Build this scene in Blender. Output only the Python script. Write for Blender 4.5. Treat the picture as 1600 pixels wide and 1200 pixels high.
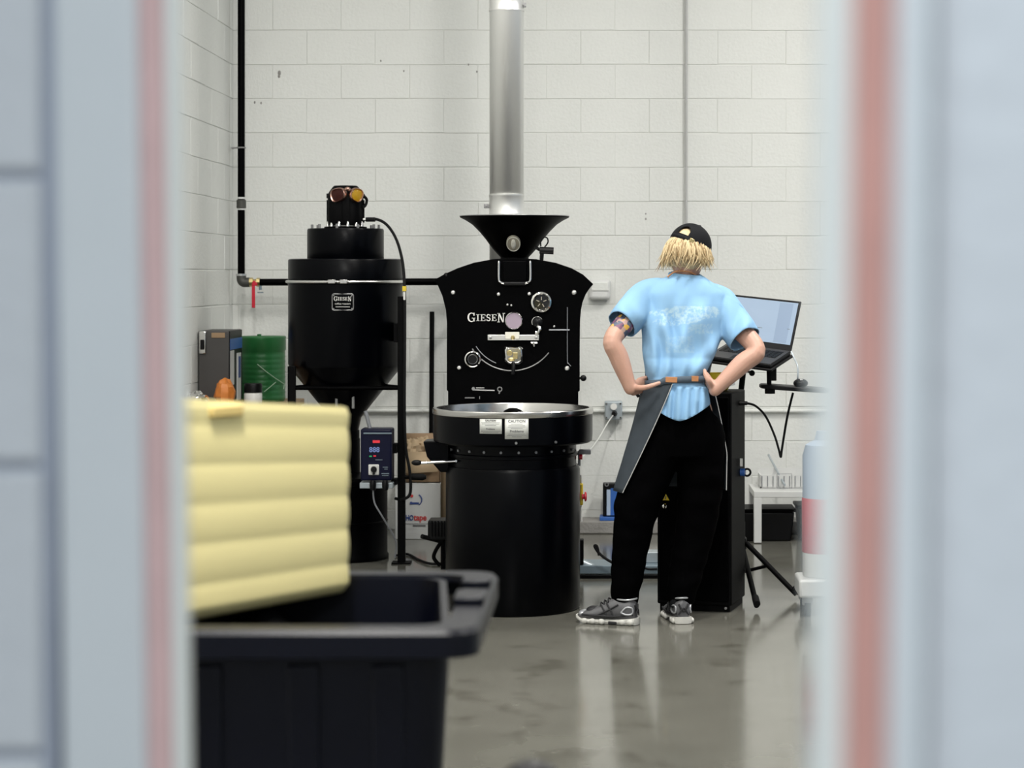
import bpy, bmesh, math, random
import numpy as np
from mathutils import Vector, Matrix, noise
for _o in list(bpy.data.objects): bpy.data.objects.remove(_o)
S = bpy.context.scene
COL = S.collection
R = math.radians
PI = math.pi
random.seed(7)

# ------------------------------------------------------------------ camera
CAM_H, FPX, VX, VY = 1.53, 3400.0, 950.0, 430.0      # eye height, focal length in px, vanishing point of the back wall's normal
cd = bpy.data.cameras.new('camera'); cam = bpy.data.objects.new('camera', cd); COL.objects.link(cam)
cam.location = (0, 0, CAM_H); cam.rotation_euler = (R(90), 0, 0)
cd.sensor_width = 36.0; cd.lens = FPX/1600*36
cd.shift_x = -(VX-800)/1600; cd.shift_y = -(600-VY)/1600
cd.clip_start = 0.05; cd.clip_end = 100
cd.dof.use_dof = True; cd.dof.focus_distance = 10.0; cd.dof.aperture_fstop = 4.6
S.camera = cam
# ------------------------------------------------------------------ world, lamps, exposure
W = bpy.data.worlds.new('world'); S.world = W; W.use_nodes = True
bgn = W.node_tree.nodes['Background']
bgn.inputs['Color'].default_value = (0.80, 0.90, 1.0, 1); bgn.inputs['Strength'].default_value = 0.50
vs = S.view_settings
vs.view_transform = 'Standard'; vs.look = 'None'; vs.gamma = 1.0; vs.use_curve_mapping = False; vs.exposure = 0.0
LAMPS = [(0.35, 7.6, 5.0, 163), (-1.6, 9.4, 5.0, 52), (2.6, 9.9, 5.0, 154), (-1.5, 5.2, 5.0, 30), (2.2, 4.4, 5.0, 45), (-0.55, 2.15, 5.0, 230), (0.10, -0.7, 3.1, 48)]  # last two are added fill: over the bin for the tub, outside for jambs
for i, (x, y, z, w) in enumerate(LAMPS):
    ld = bpy.data.lights.new('lamp_light', 'AREA'); ld.shape = 'RECTANGLE'; ld.size = 0.30; ld.size_y = 0.9
    ld.energy = w; ld.color = (1.0, 0.975, 0.93) if y > 0 else (0.86, 0.94, 1.0)
    lo = bpy.data.objects.new('lamp_light', ld); COL.objects.link(lo); lo.location = (x, y, z-0.075)

# ------------------------------------------------------------------ helpers
def P(px, py, Y): return Vector(((px-VX)*Y/FPX, Y, CAM_H-(py-VY)*Y/FPX))
def PX(px, Y): return (px-VX)*Y/FPX
def PZ(py, Y): return CAM_H-(py-VY)*Y/FPX

MATS = {}
def mat(name, col, rough=0.5, metal=0.0, spec=0.5, var=0.06, vscale=12.0, bump=0.0, bscale=60.0, emit=None, estr=0.0, trans=0.0, coat=0.0, rvar=0.0, stretch=None):
    m = bpy.data.materials.new(name); m.use_nodes = True
    nt = m.node_tree; n = nt.nodes; l = nt.links; b = n['Principled BSDF']
    c = (col[0], col[1], col[2], 1)
    b.inputs['Base Color'].default_value = c; b.inputs['Roughness'].default_value = rough
    b.inputs['Metallic'].default_value = metal; b.inputs['Specular IOR Level'].default_value = spec
    if trans: b.inputs['Transmission Weight'].default_value = trans
    if coat: b.inputs['Coat Weight'].default_value = coat; b.inputs['Coat Roughness'].default_value = 0.08
    tc = n.new('ShaderNodeTexCoord'); src = tc.outputs['Object']
    if stretch:
        mp = n.new('ShaderNodeMapping'); mp.inputs['Scale'].default_value = stretch; l.new(src, mp.inputs['Vector']); src = mp.outputs['Vector']
    nz = n.new('ShaderNodeTexNoise'); nz.inputs['Scale'].default_value = vscale; nz.inputs['Detail'].default_value = 4
    l.new(src, nz.inputs['Vector'])
    mx = n.new('ShaderNodeMix'); mx.data_type = 'RGBA'
    mx.inputs[6].default_value = tuple(max(0, k*(1-var)) for k in col)+(1,)
    mx.inputs[7].default_value = tuple(min(1, k*(1+var)) for k in col)+(1,)
    l.new(nz.outputs['Fac'], mx.inputs[0]); l.new(mx.outputs[2], b.inputs['Base Color'])
    if rvar:
        mr = n.new('ShaderNodeMapRange'); mr.inputs[3].default_value = max(0.02, rough-rvar); mr.inputs[4].default_value = rough+rvar
        l.new(nz.outputs['Fac'], mr.inputs[0]); l.new(mr.outputs[0], b.inputs['Roughness'])
    if bump:
        nb = n.new('ShaderNodeTexNoise'); nb.inputs['Scale'].default_value = bscale; nb.inputs['Detail'].default_value = 5
        l.new(src, nb.inputs['Vector'])
        bp = n.new('ShaderNodeBump'); bp.inputs['Strength'].default_value = bump; bp.inputs['Distance'].default_value = 0.01
        l.new(nb.outputs['Fac'], bp.inputs['Height']); l.new(bp.outputs['Normal'], b.inputs['Normal'])
    if emit:
        b.inputs['Emission Color'].default_value = tuple(emit)+(1,); b.inputs['Emission Strength'].default_value = estr
    MATS[name] = m
    return m

def tag(o, label=None, cat=None, group=None, kind=None):
    if label: o['label'] = label
    if cat: o['category'] = cat
    if group: o['group'] = group
    if kind: o['kind'] = kind
    return o

def thing(name, label, cat, loc, rotz=0.0, group=None):
    o = bpy.data.objects.new(name, None); COL.objects.link(o); o.empty_display_size = 0.1
    o.location = loc; o.rotation_euler = (0, 0, rotz)
    tag(o, label, cat, group); return o

def wmat(o):
    M = Matrix.Translation(o.location) @ o.rotation_euler.to_matrix().to_4x4()
    return wmat(o.parent) @ M if o.parent else M

def ring(c, u, v, ru, rv, n=24, p=2.0):
    out = []
    for i in range(n):
        a = 2*PI*i/n; ca, sa = math.cos(a), math.sin(a)
        if p != 2.0:
            ca = math.copysign(abs(ca)**(2/p), ca); sa = math.copysign(abs(sa)**(2/p), sa)
        out.append(Vector(c)+Vector(u)*ru*ca+Vector(v)*rv*sa)
    return out

def smooth_path(pts, n=8):
    pts = [Vector(p) for p in pts]
    if len(pts) < 3: return pts
    out = []
    for i in range(len(pts)-1):
        p0 = pts[max(i-1, 0)]; p1 = pts[i]; p2 = pts[i+1]; p3 = pts[min(i+2, len(pts)-1)]
        for k in range(n):
            t = k/n
            out.append(0.5*((2*p1)+(p2-p0)*t+(2*p0-5*p1+4*p2-p3)*t*t+(3*p1-p0-3*p2+p3)*t**3))
    out.append(pts[-1]); return out

class MB:
    def __init__(s): s.v = []; s.f = []
    def add(s, vs, fs):
        o = len(s.v); s.v += [Vector(p) for p in vs]; s.f += [tuple(i+o for i in f) for f in fs]; return s
    def loft(s, rings, caps=True, closed=True):
        n = len(rings[0]); vs = [p for r in rings for p in r]; fs = []
        for k in range(len(rings)-1):
            for i in range(n if closed else n-1):
                j = (i+1) % n; fs.append((k*n+i, k*n+j, (k+1)*n+j, (k+1)*n+i))
        if caps and closed:
            fs.append(tuple(reversed(range(n)))); fs.append(tuple((len(rings)-1)*n+i for i in range(n)))
        return s.add(vs, fs)
    def box(s, c, size, M=None):
        hx, hy, hz = size[0]/2, size[1]/2, size[2]/2
        vs = [Vector((x, y, z)) for x in (-hx, hx) for y in (-hy, hy) for z in (-hz, hz)]
        if M is not None: vs = [M @ p for p in vs]
        return s.add([p+Vector(c) for p in vs], [(0, 1, 3, 2), (4, 6, 7, 5), (0, 4, 5, 1), (2, 3, 7, 6), (0, 2, 6, 4), (1, 5, 7, 3)])
    def bx(s, x0, x1, y0, y1, z0, z1): return s.box(((x0+x1)/2, (y0+y1)/2, (z0+z1)/2), (abs(x1-x0), abs(y1-y0), abs(z1-z0)))
    def cyl(s, a, b, r0, r1=None, n=20):
        a, b = Vector(a), Vector(b); r1 = r0 if r1 is None else r1
        d = (b-a).normalized(); u = d.orthogonal().normalized(); v = d.cross(u)
        return s.loft([ring(a, u, v, r0, r0, n), ring(b, u, v, r1, r1, n)])
    def lathe(s, c, prof, n=48, axis=(0, 0, 1), u=None, cap=True):
        """profile of (radius, height along axis)"""
        c = Vector(c); ax = Vector(axis).normalized()
        u = Vector(u).normalized() if u else (Vector((1, 0, 0)) if abs(ax.x) < 0.9 else Vector((0, 1, 0)))
        u = (u-ax*u.dot(ax)).normalized(); v = ax.cross(u)
        return s.loft([ring(c+ax*h, u, v, max(r, 1e-4), max(r, 1e-4), n) for r, h in prof], caps=cap)
    def tube(s, pts, r, n=10, radii=None, caps=True, flat=1.0):
        pts = [Vector(p) for p in pts]; rings = []; u = None
        for i, p in enumerate(pts):
            t = (pts[min(i+1, len(pts)-1)]-pts[max(i-1, 0)]).normalized()
            if u is None: u = t.orthogonal().normalized()
            else:
                u = u-t*u.dot(t); u = u.normalized() if u.length > 1e-6 else t.orthogonal().normalized()
            rr = radii[i] if radii else r
            rings.append(ring(p, u, t.cross(u), rr, rr*flat, n))
        return s.loft(rings, caps)
    def torus(s, c, axis, Rm, rm, n=40, m=10, a0=0.0, a1=2*PI, u=None):
        ax = Vector(axis).normalized(); u = Vector(u) if u else ax.orthogonal(); u = (u-ax*u.dot(ax)).normalized(); v = ax.cross(u)
        full = abs(a1-a0-2*PI) < 1e-6; cnt = n if full else n+1; rings = []
        for i in range(cnt):
            a = a0+(a1-a0)*i/n; d = u*math.cos(a)+v*math.sin(a)
            rings.append(ring(Vector(c)+d*Rm, d, ax, rm, rm, m))
        if full: rings.append(rings[0])
        return s.loft(rings, caps=not full)
    def sphere(s, c, r, n=20, m=12, M=None):
        if not hasattr(r, '__len__'): r = (r, r, r)
        rings = []
        for k in range(m+1):
            t = PI*k/m; rr = max(math.sin(t), 1e-3); rg = []
            for i in range(n):
                a = 2*PI*i/n; p = Vector((rr*math.cos(a)*r[0], rr*math.sin(a)*r[1], -math.cos(t)*r[2]))
                rg.append((M @ p if M is not None else p)+Vector(c))
            rings.append(rg)
        return s.loft(rings)
    def prism(s, poly, o, u, v, w, d):
        """2-D polygon in plane (u, v) at o, extruded by d along w"""
        o, u, v, w = Vector(o), Vector(u), Vector(v), Vector(w); n = len(poly)
        a = [o+u*x+v*y for x, y in poly]; b = [p+w*d for p in a]
        return s.add(a+b, [tuple(range(n)), tuple(reversed(range(n, 2*n)))]+[(i, i+n, (i+1) % n+n, (i+1) % n) for i in range(n)])
    def build(s, name, m, parent=None, smooth=True, bevel=0.0, seg=2, ang=35, origin=None, solid=0.0, sub=0):
        me = bpy.data.meshes.new(name)
        vs = s.v
        if parent is not None:
            Mi = wmat(parent).inverted(); vs = [Mi @ p for p in vs]; loc = None
        else:
            if origin is None:
                xs = [p.x for p in vs]; ys = [p.y for p in vs]; zs = [p.z for p in vs]
                origin = Vector(((min(xs)+max(xs))/2, (min(ys)+max(ys))/2, min(zs)))
            loc = Vector(origin); vs = [p-loc for p in vs]
        me.from_pydata([tuple(p) for p in vs], [], s.f); me.validate(); me.update()
        bm = bmesh.new(); bm.from_mesh(me); bmesh.ops.recalc_face_normals(bm, faces=bm.faces); bm.to_mesh(me); bm.free()
        if m is not None: me.materials.append(m if not isinstance(m, str) else MATS[m])
        if smooth: me.shade_smooth(); me.set_sharp_from_angle(angle=R(ang))
        o = bpy.data.objects.new(name, me); COL.objects.link(o)
        if parent is not None: o.parent = parent
        else: o.location = loc
        if solid:
            md = o.modifiers.new('solid', 'SOLIDIFY'); md.thickness = solid; md.offset = 0
        if sub:
            md = o.modifiers.new('sub', 'SUBSURF'); md.levels = sub; md.render_levels = sub
        if bevel:
            md = o.modifiers.new('bevel', 'BEVEL'); md.width = bevel; md.segments = seg; md.limit_method = 'ANGLE'; md.angle_limit = R(40)
        return o

def struct(o): o['kind'] = 'structure'; return o

def text_mb(body, size, o, u, v, depth=0.001, bold=0.0, align='CENTER', bend=None, sx=1.0):
    """lettering as mesh: origin o, right u, up v; bend(x, y, z) maps the flat text to a curved face"""
    cu = bpy.data.curves.new('t', 'FONT'); cu.body = body; cu.size = size; cu.extrude = depth/2; cu.offset = bold
    cu.align_x = align; cu.align_y = 'CENTER'; cu.resolution_u = 3
    ob = bpy.data.objects.new('t', cu); COL.objects.link(ob)
    me = bpy.data.meshes.new_from_object(ob.evaluated_get(bpy.context.evaluated_depsgraph_get()))
    u = Vector(u).normalized(); v = Vector(v).normalized(); w = u.cross(v); mb = MB()
    vs = []
    for p in me.vertices:
        q = p.co
        vs.append(bend(q.x*sx, q.y, q.z) if bend else Vector(o)+u*q.x*sx+v*q.y+w*q.z)
    mb.add(vs, [tuple(f.vertices) for f in me.polygons])
    bpy.data.objects.remove(ob); bpy.data.curves.remove(cu); bpy.data.meshes.remove(me)
    return mb

def dup(o, parent=None, loc=None):
    c = o.copy(); COL.objects.link(c)
    if parent is not None: c.parent = parent
    if loc is not None: c.location = loc
    return c

# ------------------------------------------------------------------ materials
mat('wall_paint', (0.73, 0.74, 0.71), 0.55, var=0.05, vscale=3.0, bump=0.25, bscale=55)
mat('mortar_paint', (0.70, 0.705, 0.675), 0.65, var=0.06, vscale=5.0, bump=0.3, bscale=80)
mat('near_paint', (0.66, 0.68, 0.70), 0.5, var=0.04, vscale=6.0, bump=0.2, bscale=70)
mat('near_joint', (0.40, 0.43, 0.50), 0.6, var=0.1)
mat('frame_paint', (0.72, 0.75, 0.76), 0.4, var=0.03)
mat('stop_lit_paint', (0.86, 0.87, 0.82), 0.4, var=0.03)  # brighter and warmer than the frame: room light put into the colour
mat('red_seal', (0.62, 0.32, 0.27), 0.6, var=0.15, vscale=20)
mat('red_seal_pale', (0.74, 0.50, 0.48), 0.6, var=0.12, vscale=20)
mat('ceiling_paint', (0.6, 0.6, 0.58), 0.7)
mat('curb', (0.27, 0.26, 0.245), 0.8, var=0.25, vscale=14, bump=0.5)
mat('black_coat', (0.0005, 0.0005, 0.0007), 0.40, spec=0.035, var=0.1)
mat('black_blue', (0.0004, 0.0006, 0.0014), 0.28, spec=0.10, var=0.1)
mat('black_matt', (0.0015, 0.0015, 0.0018), 0.6, spec=0.08)
mat('black_plastic', (0.003, 0.003, 0.0035), 0.45, spec=0.2)
mat('rubber', (0.005, 0.005, 0.0055), 0.7, spec=0.2)
mat('steel', (0.62, 0.61, 0.59), 0.22, 1.0, var=0.06, stretch=(1, 1, 12))
mat('steel_brushed', (0.80, 0.79, 0.76), 0.34, 1.0, var=0.08, vscale=6)
mat('duct_steel', (0.74, 0.74, 0.72), 0.42, 0.75, var=0.05, vscale=5, stretch=(1, 1, .2))
mat('dark_yellow', (0.80, 0.60, 0.22), 0.45)
mat('chrome', (0.80, 0.79, 0.77), 0.10, 1.0, var=0.03)
mat('galv', (0.60, 0.61, 0.61), 0.33, 1.0, var=0.12, vscale=10)
mat('dull_metal', (0.30, 0.30, 0.30), 0.45, 0.8)
mat('brass', (0.62, 0.50, 0.24), 0.30, 1.0)
mat('copper', (0.58, 0.36, 0.29), 0.3, 1.0, var=0.2, vscale=40)
mat('white_print', (0.72, 0.71, 0.68), 0.5)
mat('sticker', (0.66, 0.67, 0.63), 0.5)
mat('print_grey', (0.13, 0.13, 0.13), 0.6)
mat('print_blue', (0.02, 0.05, 0.22), 0.5)
mat('print_red', (0.55, 0.03, 0.03), 0.5)
mat('lavender_reflection', (0.36, 0.29, 0.36), 0.25, spec=0.5)  # reflection in the sight glass, put into its base colour
mat('dark_glass', (0.01, 0.01, 0.01), 0.08, spec=0.5)
mat('emblem', (0.36, 0.33, 0.26), 0.45)
mat('emblem_light', (0.72, 0.70, 0.62), 0.4)
mat('white_plastic', (0.74, 0.74, 0.71), 0.45)
mat('white_metal', (0.66, 0.665, 0.65), 0.4)
mat('dark_iron', (0.075, 0.075, 0.068), 0.5, 0.5)
mat('conduit_grey', (0.46, 0.46, 0.45), 0.5)
mat('grey_metal', (0.26, 0.27, 0.29), 0.45, 0.3)
mat('grey_blue', (0.20, 0.26, 0.30), 0.4, 0.3)
mat('steel_paint', (0.42, 0.47, 0.50), 0.35, 0.4)
mat('cardboard', (0.33, 0.22, 0.13), 0.8, var=0.1, vscale=8)
mat('kraft', (0.46, 0.34, 0.21), 0.75, var=0.12, vscale=15)
mat('white_card', (0.62, 0.63, 0.62), 0.6)
mat('green_drum', (0.018, 0.13, 0.035), 0.35, var=0.12, vscale=9)
mat('string', (0.35, 0.50, 0.36), 0.7)
mat('navy', (0.003, 0.004, 0.022), 0.4, spec=0.2)
mat('yellow_plastic', (0.95, 0.83, 0.40), 0.45, var=0.04, vscale=4)
mat('yellow_paint', (0.75, 0.55, 0.03), 0.4)
mat('red_plastic', (0.55, 0.008, 0.03), 0.4)
mat('orange', (0.62, 0.20, 0.035), 0.5, var=0.2, vscale=30)
mat('bin_plastic', (0.0008, 0.0014, 0.0055), 0.40, spec=0.24, var=0.1)
mat('bag_plastic', (0.0015, 0.0015, 0.002), 0.5, spec=0.1)
mat('case_grey', (0.050, 0.047, 0.045), 0.5, var=0.2, vscale=10)
mat('blue_print', (0.03, 0.12, 0.42), 0.4)
mat('pale_blue', (0.42, 0.52, 0.66), 0.4)
mat('wood', (0.30, 0.20, 0.11), 0.6, var=0.2, vscale=4, stretch=(1, 8, 8))
mat('led_red', (0.3, 0.01, 0.01), 0.4, emit=(1.0, 0.05, 0.08), estr=0.5)
mat('led_green', (0.01, 0.2, 0.05), 0.4, emit=(0.05, 0.8, 0.3), estr=0.25)
mat('led_digit', (0.10, 0.14, 0.3), 0.4, emit=(0.35, 0.5, 0.95), estr=0.25)
mat('led_panel', (0.9, 0.9, 0.88), 0.5, emit=(1, 0.97, 0.9), estr=3.0)
mat('screen', (0.05, 0.06, 0.08), 0.3, emit=(0.44, 0.58, 0.74), estr=0.75)
mat('screen_dim', (0.05, 0.06, 0.08), 0.3, emit=(0.34, 0.46, 0.62), estr=0.75)
mat('laptop_body', (0.004, 0.004, 0.005), 0.45, spec=.2)
mat('laptop_deck', (0.035, 0.035, 0.037), 0.45, 0.2)
mat('amber_lens', (0.42, 0.24, 0.015), 0.12, spec=0.4)
mat('red_lens', (0.035, 0.006, 0.004), 0.12, spec=0.25)
# ------------------------------------------------------------------ floor (polished concrete)
def floor_mat():
    m = bpy.data.materials.new('polished_concrete'); m.use_nodes = True; nt = m.node_tree; n = nt.nodes; l = nt.links; b = n['Principled BSDF']
    tc = n.new('ShaderNodeTexCoord'); src = tc.outputs['Object']
    def nz(sc, det, st=None):
        s = src
        if st:
            mp = n.new('ShaderNodeMapping'); mp.inputs['Scale'].default_value = st; l.new(src, mp.inputs['Vector']); s = mp.outputs['Vector']
        t = n.new('ShaderNodeTexNoise'); t.inputs['Scale'].default_value = sc; t.inputs['Detail'].default_value = det; l.new(s, t.inputs['Vector']); return t.outputs['Fac']
    r = n.new('ShaderNodeValToRGB'); r.color_ramp.elements[0].position = 0.30; r.color_ramp.elements[1].position = 0.72
    r.color_ramp.elements[0].color = (0.120, 0.117, 0.098, 1); r.color_ramp.elements[1].color = (0.178, 0.174, 0.150, 1)
    l.new(nz(1.7, 8, (1, 0.8, 1)), r.inputs['Fac'])
    r2 = n.new('ShaderNodeValToRGB'); r2.color_ramp.elements[0].position = 0.30; r2.color_ramp.elements[1].position = 0.42
    r2.color_ramp.elements[0].color = (0.70, 0.69, 0.67, 1); r2.color_ramp.elements[1].color = (1, 1, 1, 1)
    l.new(nz(5.0, 9, (1.0, 0.7, 1)), r2.inputs['Fac'])
    mx = n.new('ShaderNodeMix'); mx.data_type = 'RGBA'; mx.blend_type = 'MULTIPLY'; mx.inputs[0].default_value = 1
    l.new(r.outputs['Color'], mx.inputs[6]); l.new(r2.outputs['Color'], mx.inputs[7]); l.new(mx.outputs[2], b.inputs['Base Color'])
    mr = n.new('ShaderNodeMapRange'); mr.inputs[3].default_value = 0.08; mr.inputs[4].default_value = 0.20
    l.new(nz(3.0, 5), mr.inputs[0]); l.new(mr.outputs[0], b.inputs['Roughness'])
    b.inputs['Specular IOR Level'].default_value = 0.42
    bp = n.new('ShaderNodeBump'); bp.inputs['Strength'].default_value = 0.02; bp.inputs['Distance'].default_value = 0.02
    l.new(nz(2.2, 3), bp.inputs['Height']); l.new(bp.outputs['Normal'], b.inputs['Normal'])
    return m
MATS['floor'] = floor_mat()
XL, YW = -2.262, 13.10                 # left wall plane, back wall plane
struct(MB().bx(-2.5, 7.0, -2.5, 13.4, -0.1, 0.0).build('floor', 'floor', smooth=False))
struct(MB().bx(-2.5, 7.0, -2.5, 13.4, 5.6, 5.7).build('ceiling', 'ceiling_paint', smooth=False))
wb = struct(MB().bx(-2.5, 7.0, YW, YW+0.25, 0.0, 5.6).build('wall_back', 'mortar_paint', smooth=False))
wl = struct(MB().bx(XL-0.24, XL, 1.5, YW-0.001, 0.0, 5.6).build('wall_left', 'mortar_paint', smooth=False))

def block_mesh(name, L, H, gx, gz, proud, ch, m):
    """one painted block: front face with chamfered edges, lying in local x-z, front towards -y"""
    x, z = L/2-gx/2, H/2-gz/2
    v = [(-x, 0.012, -z), (x, 0.012, -z), (x, 0.012, z), (-x, 0.012, z),
         (-x, -proud+ch*0.9, -z), (x, -proud+ch*0.9, -z), (x, -proud+ch*0.9, z), (-x, -proud+ch*0.9, z),
         (-x+ch, -proud, -z+ch), (x-ch, -proud, -z+ch), (x-ch, -proud, z-ch), (-x+ch, -proud, z-ch)]
    f = [(8, 9, 10, 11)]
    for i in range(4):
        j = (i+1) % 4; f += [(4+i, 4+j, 8+j, 8+i), (i, j, 4+j, 4+i)]
    me = bpy.data.meshes.new(name); me.from_pydata(v, [], f); me.update(); me.materials.append(MATS[m]); return me
BL, BH = 0.412, 0.2061
BM = [block_mesh('block', BL, BH, gx, gz, 0.0045, ch, 'wall_paint') for gx, gz, ch in ((0.001, 0.004, 0.003), (0.0, 0.0025, 0.0025), (0.002, 0.005, 0.0035), (0.0, 0.001, 0.0015))]
rb = random.Random(3)
def lay(parent, fixed, axis, a0, a1, z0, rows, off0):
    for k in range(-1, rows):
        z = z0+k*BH; zc = z+BH/2; hz = 1.0
        if z < 0.0: zc = (z+BH)/2; hz = (z+BH)/BH
        a = a0-off0-(BL/2 if k % 2 else 0)
        while a < a1:
            s, e = max(a, a0), min(a+BL, a1); a += BL
            if e-s < 0.03: continue
            me = BM[rb.choices((0, 1, 2, 3), (4, 4, 2, 4))[0]]
            o = bpy.data.objects.new('block', me); COL.objects.link(o); o.parent = parent
            dd = rb.uniform(-0.0012, 0.0012); mid = (s+e)/2
            w = Vector((mid, fixed+dd, zc)) if axis == 'x' else Vector((fixed-dd, mid, zc))
            o.location = w-parent.location
            if axis == 'y': o.rotation_euler = (0, 0, R(90))
            o.scale = ((e-s)/BL, 1, hz)
lay(wb, YW, 'x', XL+0.001, 2.4, 0.118, 17, 0.17)
lay(wl, XL, 'y', 11.0, YW-0.006, 0.118, 17, 0.05)
# low concrete curb along the foot of the back wall
struct(MB().bx(PX(903, 12.9), 2.2, 12.86, YW-0.006, 0.0, 0.075).build('baseboard_back', 'curb', bevel=0.008))

# ------------------------------------------------------------------ the doorway the picture is taken through
def shear(mb, y0, zc, k):
    for p in mb.v: p.x += (zc-p.z)*k
    return mb
YL = 1.5; zc = CAM_H; kl = -0.0125
def lx(px): return PX(px, YL)
wn = struct(MB().bx(XL, lx(82), YL+0.012, YL+0.16, 0, 5.6).build('wall_near_left', 'near_joint', smooth=False))
nb = [block_mesh('block', 0.40, 0.20, gx, gz, 0.008, 0.004, 'near_paint') for gx, gz in ((0.006, 0.006), (0.004, 0.004))]
for k in range(13):
    for j in range(4):
        x1 = lx(72)-j*0.4+(0.0 if k % 2 else 0.2); x0 = x1-0.4
        x1 = min(x1, lx(72)); x0 = max(x0, lx(82)-1.6)
        if x1-x0 < 0.03: continue
        o = bpy.data.objects.new('block', nb[(j+k) % 2]); COL.objects.link(o); o.parent = wn
        o.location = Vector(((x0+x1)/2-0.0005*k, YL+0.012, -0.007+k*0.2007+0.1))-wn.location; o.scale = ((x1-x0)/0.4, 1, 1)
def jamb(name, x_out, x_red0, x_red1, x_in, Y, k, red, side):
    """painted steel door frame: wide face, recessed red seal, narrow stop"""
    t = thing(name, None, None, ((x_out+x_in)/2, Y, 0)); struct(t)
    s = 1 if side == 'l' else -1
    f = MB(); a, b = sorted((x_out, x_red0)); f.bx(a, b, Y, Y+0.12, 0, 2.6); shear(f, Y, zc, k*s).build('frame_face', 'frame_paint', t, bevel=0.006, seg=3)
    f = MB(); a, b = sorted((x_red0, x_red1)); f.bx(a, b, Y-0.001, Y+0.035, 0, 2.6); shear(f, Y, zc, k*s).build('red_seal', red, t, bevel=0.002)
    f = MB(); a, b = sorted((x_red1, x_in)); f.bx(a, b, Y-0.002, Y+0.014, 0, 2.6); shear(f, Y, zc, k*s).build('door_stop', 'stop_lit_paint', t, bevel=0.004, seg=3)
    return t
jamb('trim_1', lx(86), lx(222), lx(260), lx(286), YL, -kl, 'red_seal_pale', 'l')
YR = 0.85
def rx(px): return PX(px, YR)
jamb('trim_2', rx(1455), rx(1392), rx(1328), rx(1276), YR, -kl, 'red_seal', 'r')
struct(MB().bx(XL, 5.0, YL+0.03, YL+0.16, 2.62, 5.6).build('wall_near_top', 'near_paint', smooth=False))
struct(shear(MB().bx(rx(1457), 5.0, YR-0.012, YR+0.16, 0, 2.6), YR, zc, kl).build('wall_near_right', 'near_paint', smooth=True, bevel=0.012, seg=4))

# ------------------------------------------------------------------ ceiling lamps, the last two added as fill
for i, (x, y, z, w) in enumerate(LAMPS):
    t = thing('high_bay_lamp', 'white linear LED lamp hanging above '+['the open floor in front of the roaster', 'the gap between cyclone and roaster', 'the floor beyond the laptop stand', 'the floor behind the wheeled bin', 'the empty floor right of the wheeled bin', 'the wheeled bin, added unseen to brighten the yellow tub', 'the passage outside the doorway, added unseen to brighten jambs and tub'][i], 'lamp', (x, y, z-0.07), 0, 'ceiling lamps')
    MB().bx(x-0.18, x+0.18, y-0.5, y+0.5, z-0.05, z+0.03).build('housing', 'white_metal', t, bevel=0.01)
    MB().bx(x-0.15, x+0.15, y-0.45, y+0.45, z-0.065, z-0.05).build('diffuser', 'led_panel', t)
    for sy in (-0.4, 0.4): MB().cyl((x, y+sy, z+0.03), (x, y+sy, 5.6), 0.004, n=6).build('hanger', 'steel', t)

# ------------------------------------------------------------------ services on the back wall
YP = 12.93
t = thing('gas_pipe', 'black iron gas pipe running down the wall corner and across behind the machines', 'pipe', P(377, 438, YP))
rp = 5.6*YP/FPX
MB().cyl(P(377, -560, YP), P(377, 313, YP), rp).build('pipe_length', 'black_coat', t)
MB().cyl(P(377, 322, YP), P(377, 432, YP), rp).build('pipe_length', 'black_coat', t)
m = MB(); m.lathe(P(377, 326, YP), [(rp, 0), (rp*1.35, 0.004), (rp*1.35, 0.05), (rp, 0.054)], 20); m.build('coupling', 'dark_iron', t)
for yy in (311, 328): MB().lathe(P(377, yy, YP), [(rp*1.08, 0), (rp*1.08, 0.011)], 20).build('thread_tape', 'white_metal', t)
m = MB(); m.tube(smooth_path([P(377, 428, YP), P(377.5, 437, YP), P(381, 441, YP), P(390, 441, YP)], 6), rp*1.35, 16); m.build('elbow', 'dark_iron', t)
m = MB(); m.lathe(P(377, 431, YP), [(rp*1.5, 0), (rp*1.5, 0.012)], 20); m.build('elbow_collar', 'galv', t)
m = MB(); m.cyl(P(388, 441, YP), P(407, 441, YP), rp*0.9); m.lathe(P(390, 441, YP), [(rp*1.3, 0), (rp*1.3, 0.02)], 8, (1, 0, 0)); m.lathe(P(401, 441, YP), [(rp*1.25, 0), (rp*1.25, 0.02)], 8, (1, 0, 0)); v = m.build('ball_valve', 'brass', t)
m = MB(); m.cyl(P(397, 441, YP-0.02), P(397, 441, YP-0.06), 0.010, n=10); m.box(P(396, 462, YP-0.062), (0.020, 0.006, 0.145)); m.box(P(398, 444, YP-0.06), (0.030, 0.012, 0.02)); m.build('valve_handle', 'red_plastic', v, bevel=0.003)
m = MB(); m.cyl(P(406, 440, YP), P(407, 453, YP), 0.009, n=10); m.box(P(407, 457, YP), (0.034, 0.012, 0.007)); m.build('drain_tap', 'grey_blue', v)
MB().cyl(P(405, 441, YP), P(771, 440, YP), rp).build('pipe_length', 'black_coat', t)
q_ = P(771, 440, YP); MB().tube(smooth_path([q_, (q_.x, 12.88, q_.z), (q_.x, 11.40, q_.z), (q_.x, 11.30, q_.z-.06), (q_.x, 11.29, 1.36), (q_.x, 11.25, 1.30), (q_.x, 11.213, 1.30)], 4), rp, 14).build('pipe_length', 'black_coat', t)
m = MB(); m.tube([P(377, 231, YP+0.02), P(362, 231, YP+0.02), P(364, 232, YP+0.1)], 0.005, 8); m.torus(P(377, 231, YP), (0, 0, 1), rp+0.003, 0.005, 20, 8); m.build('pipe_clamp', 'dull_metal', t)

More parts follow.
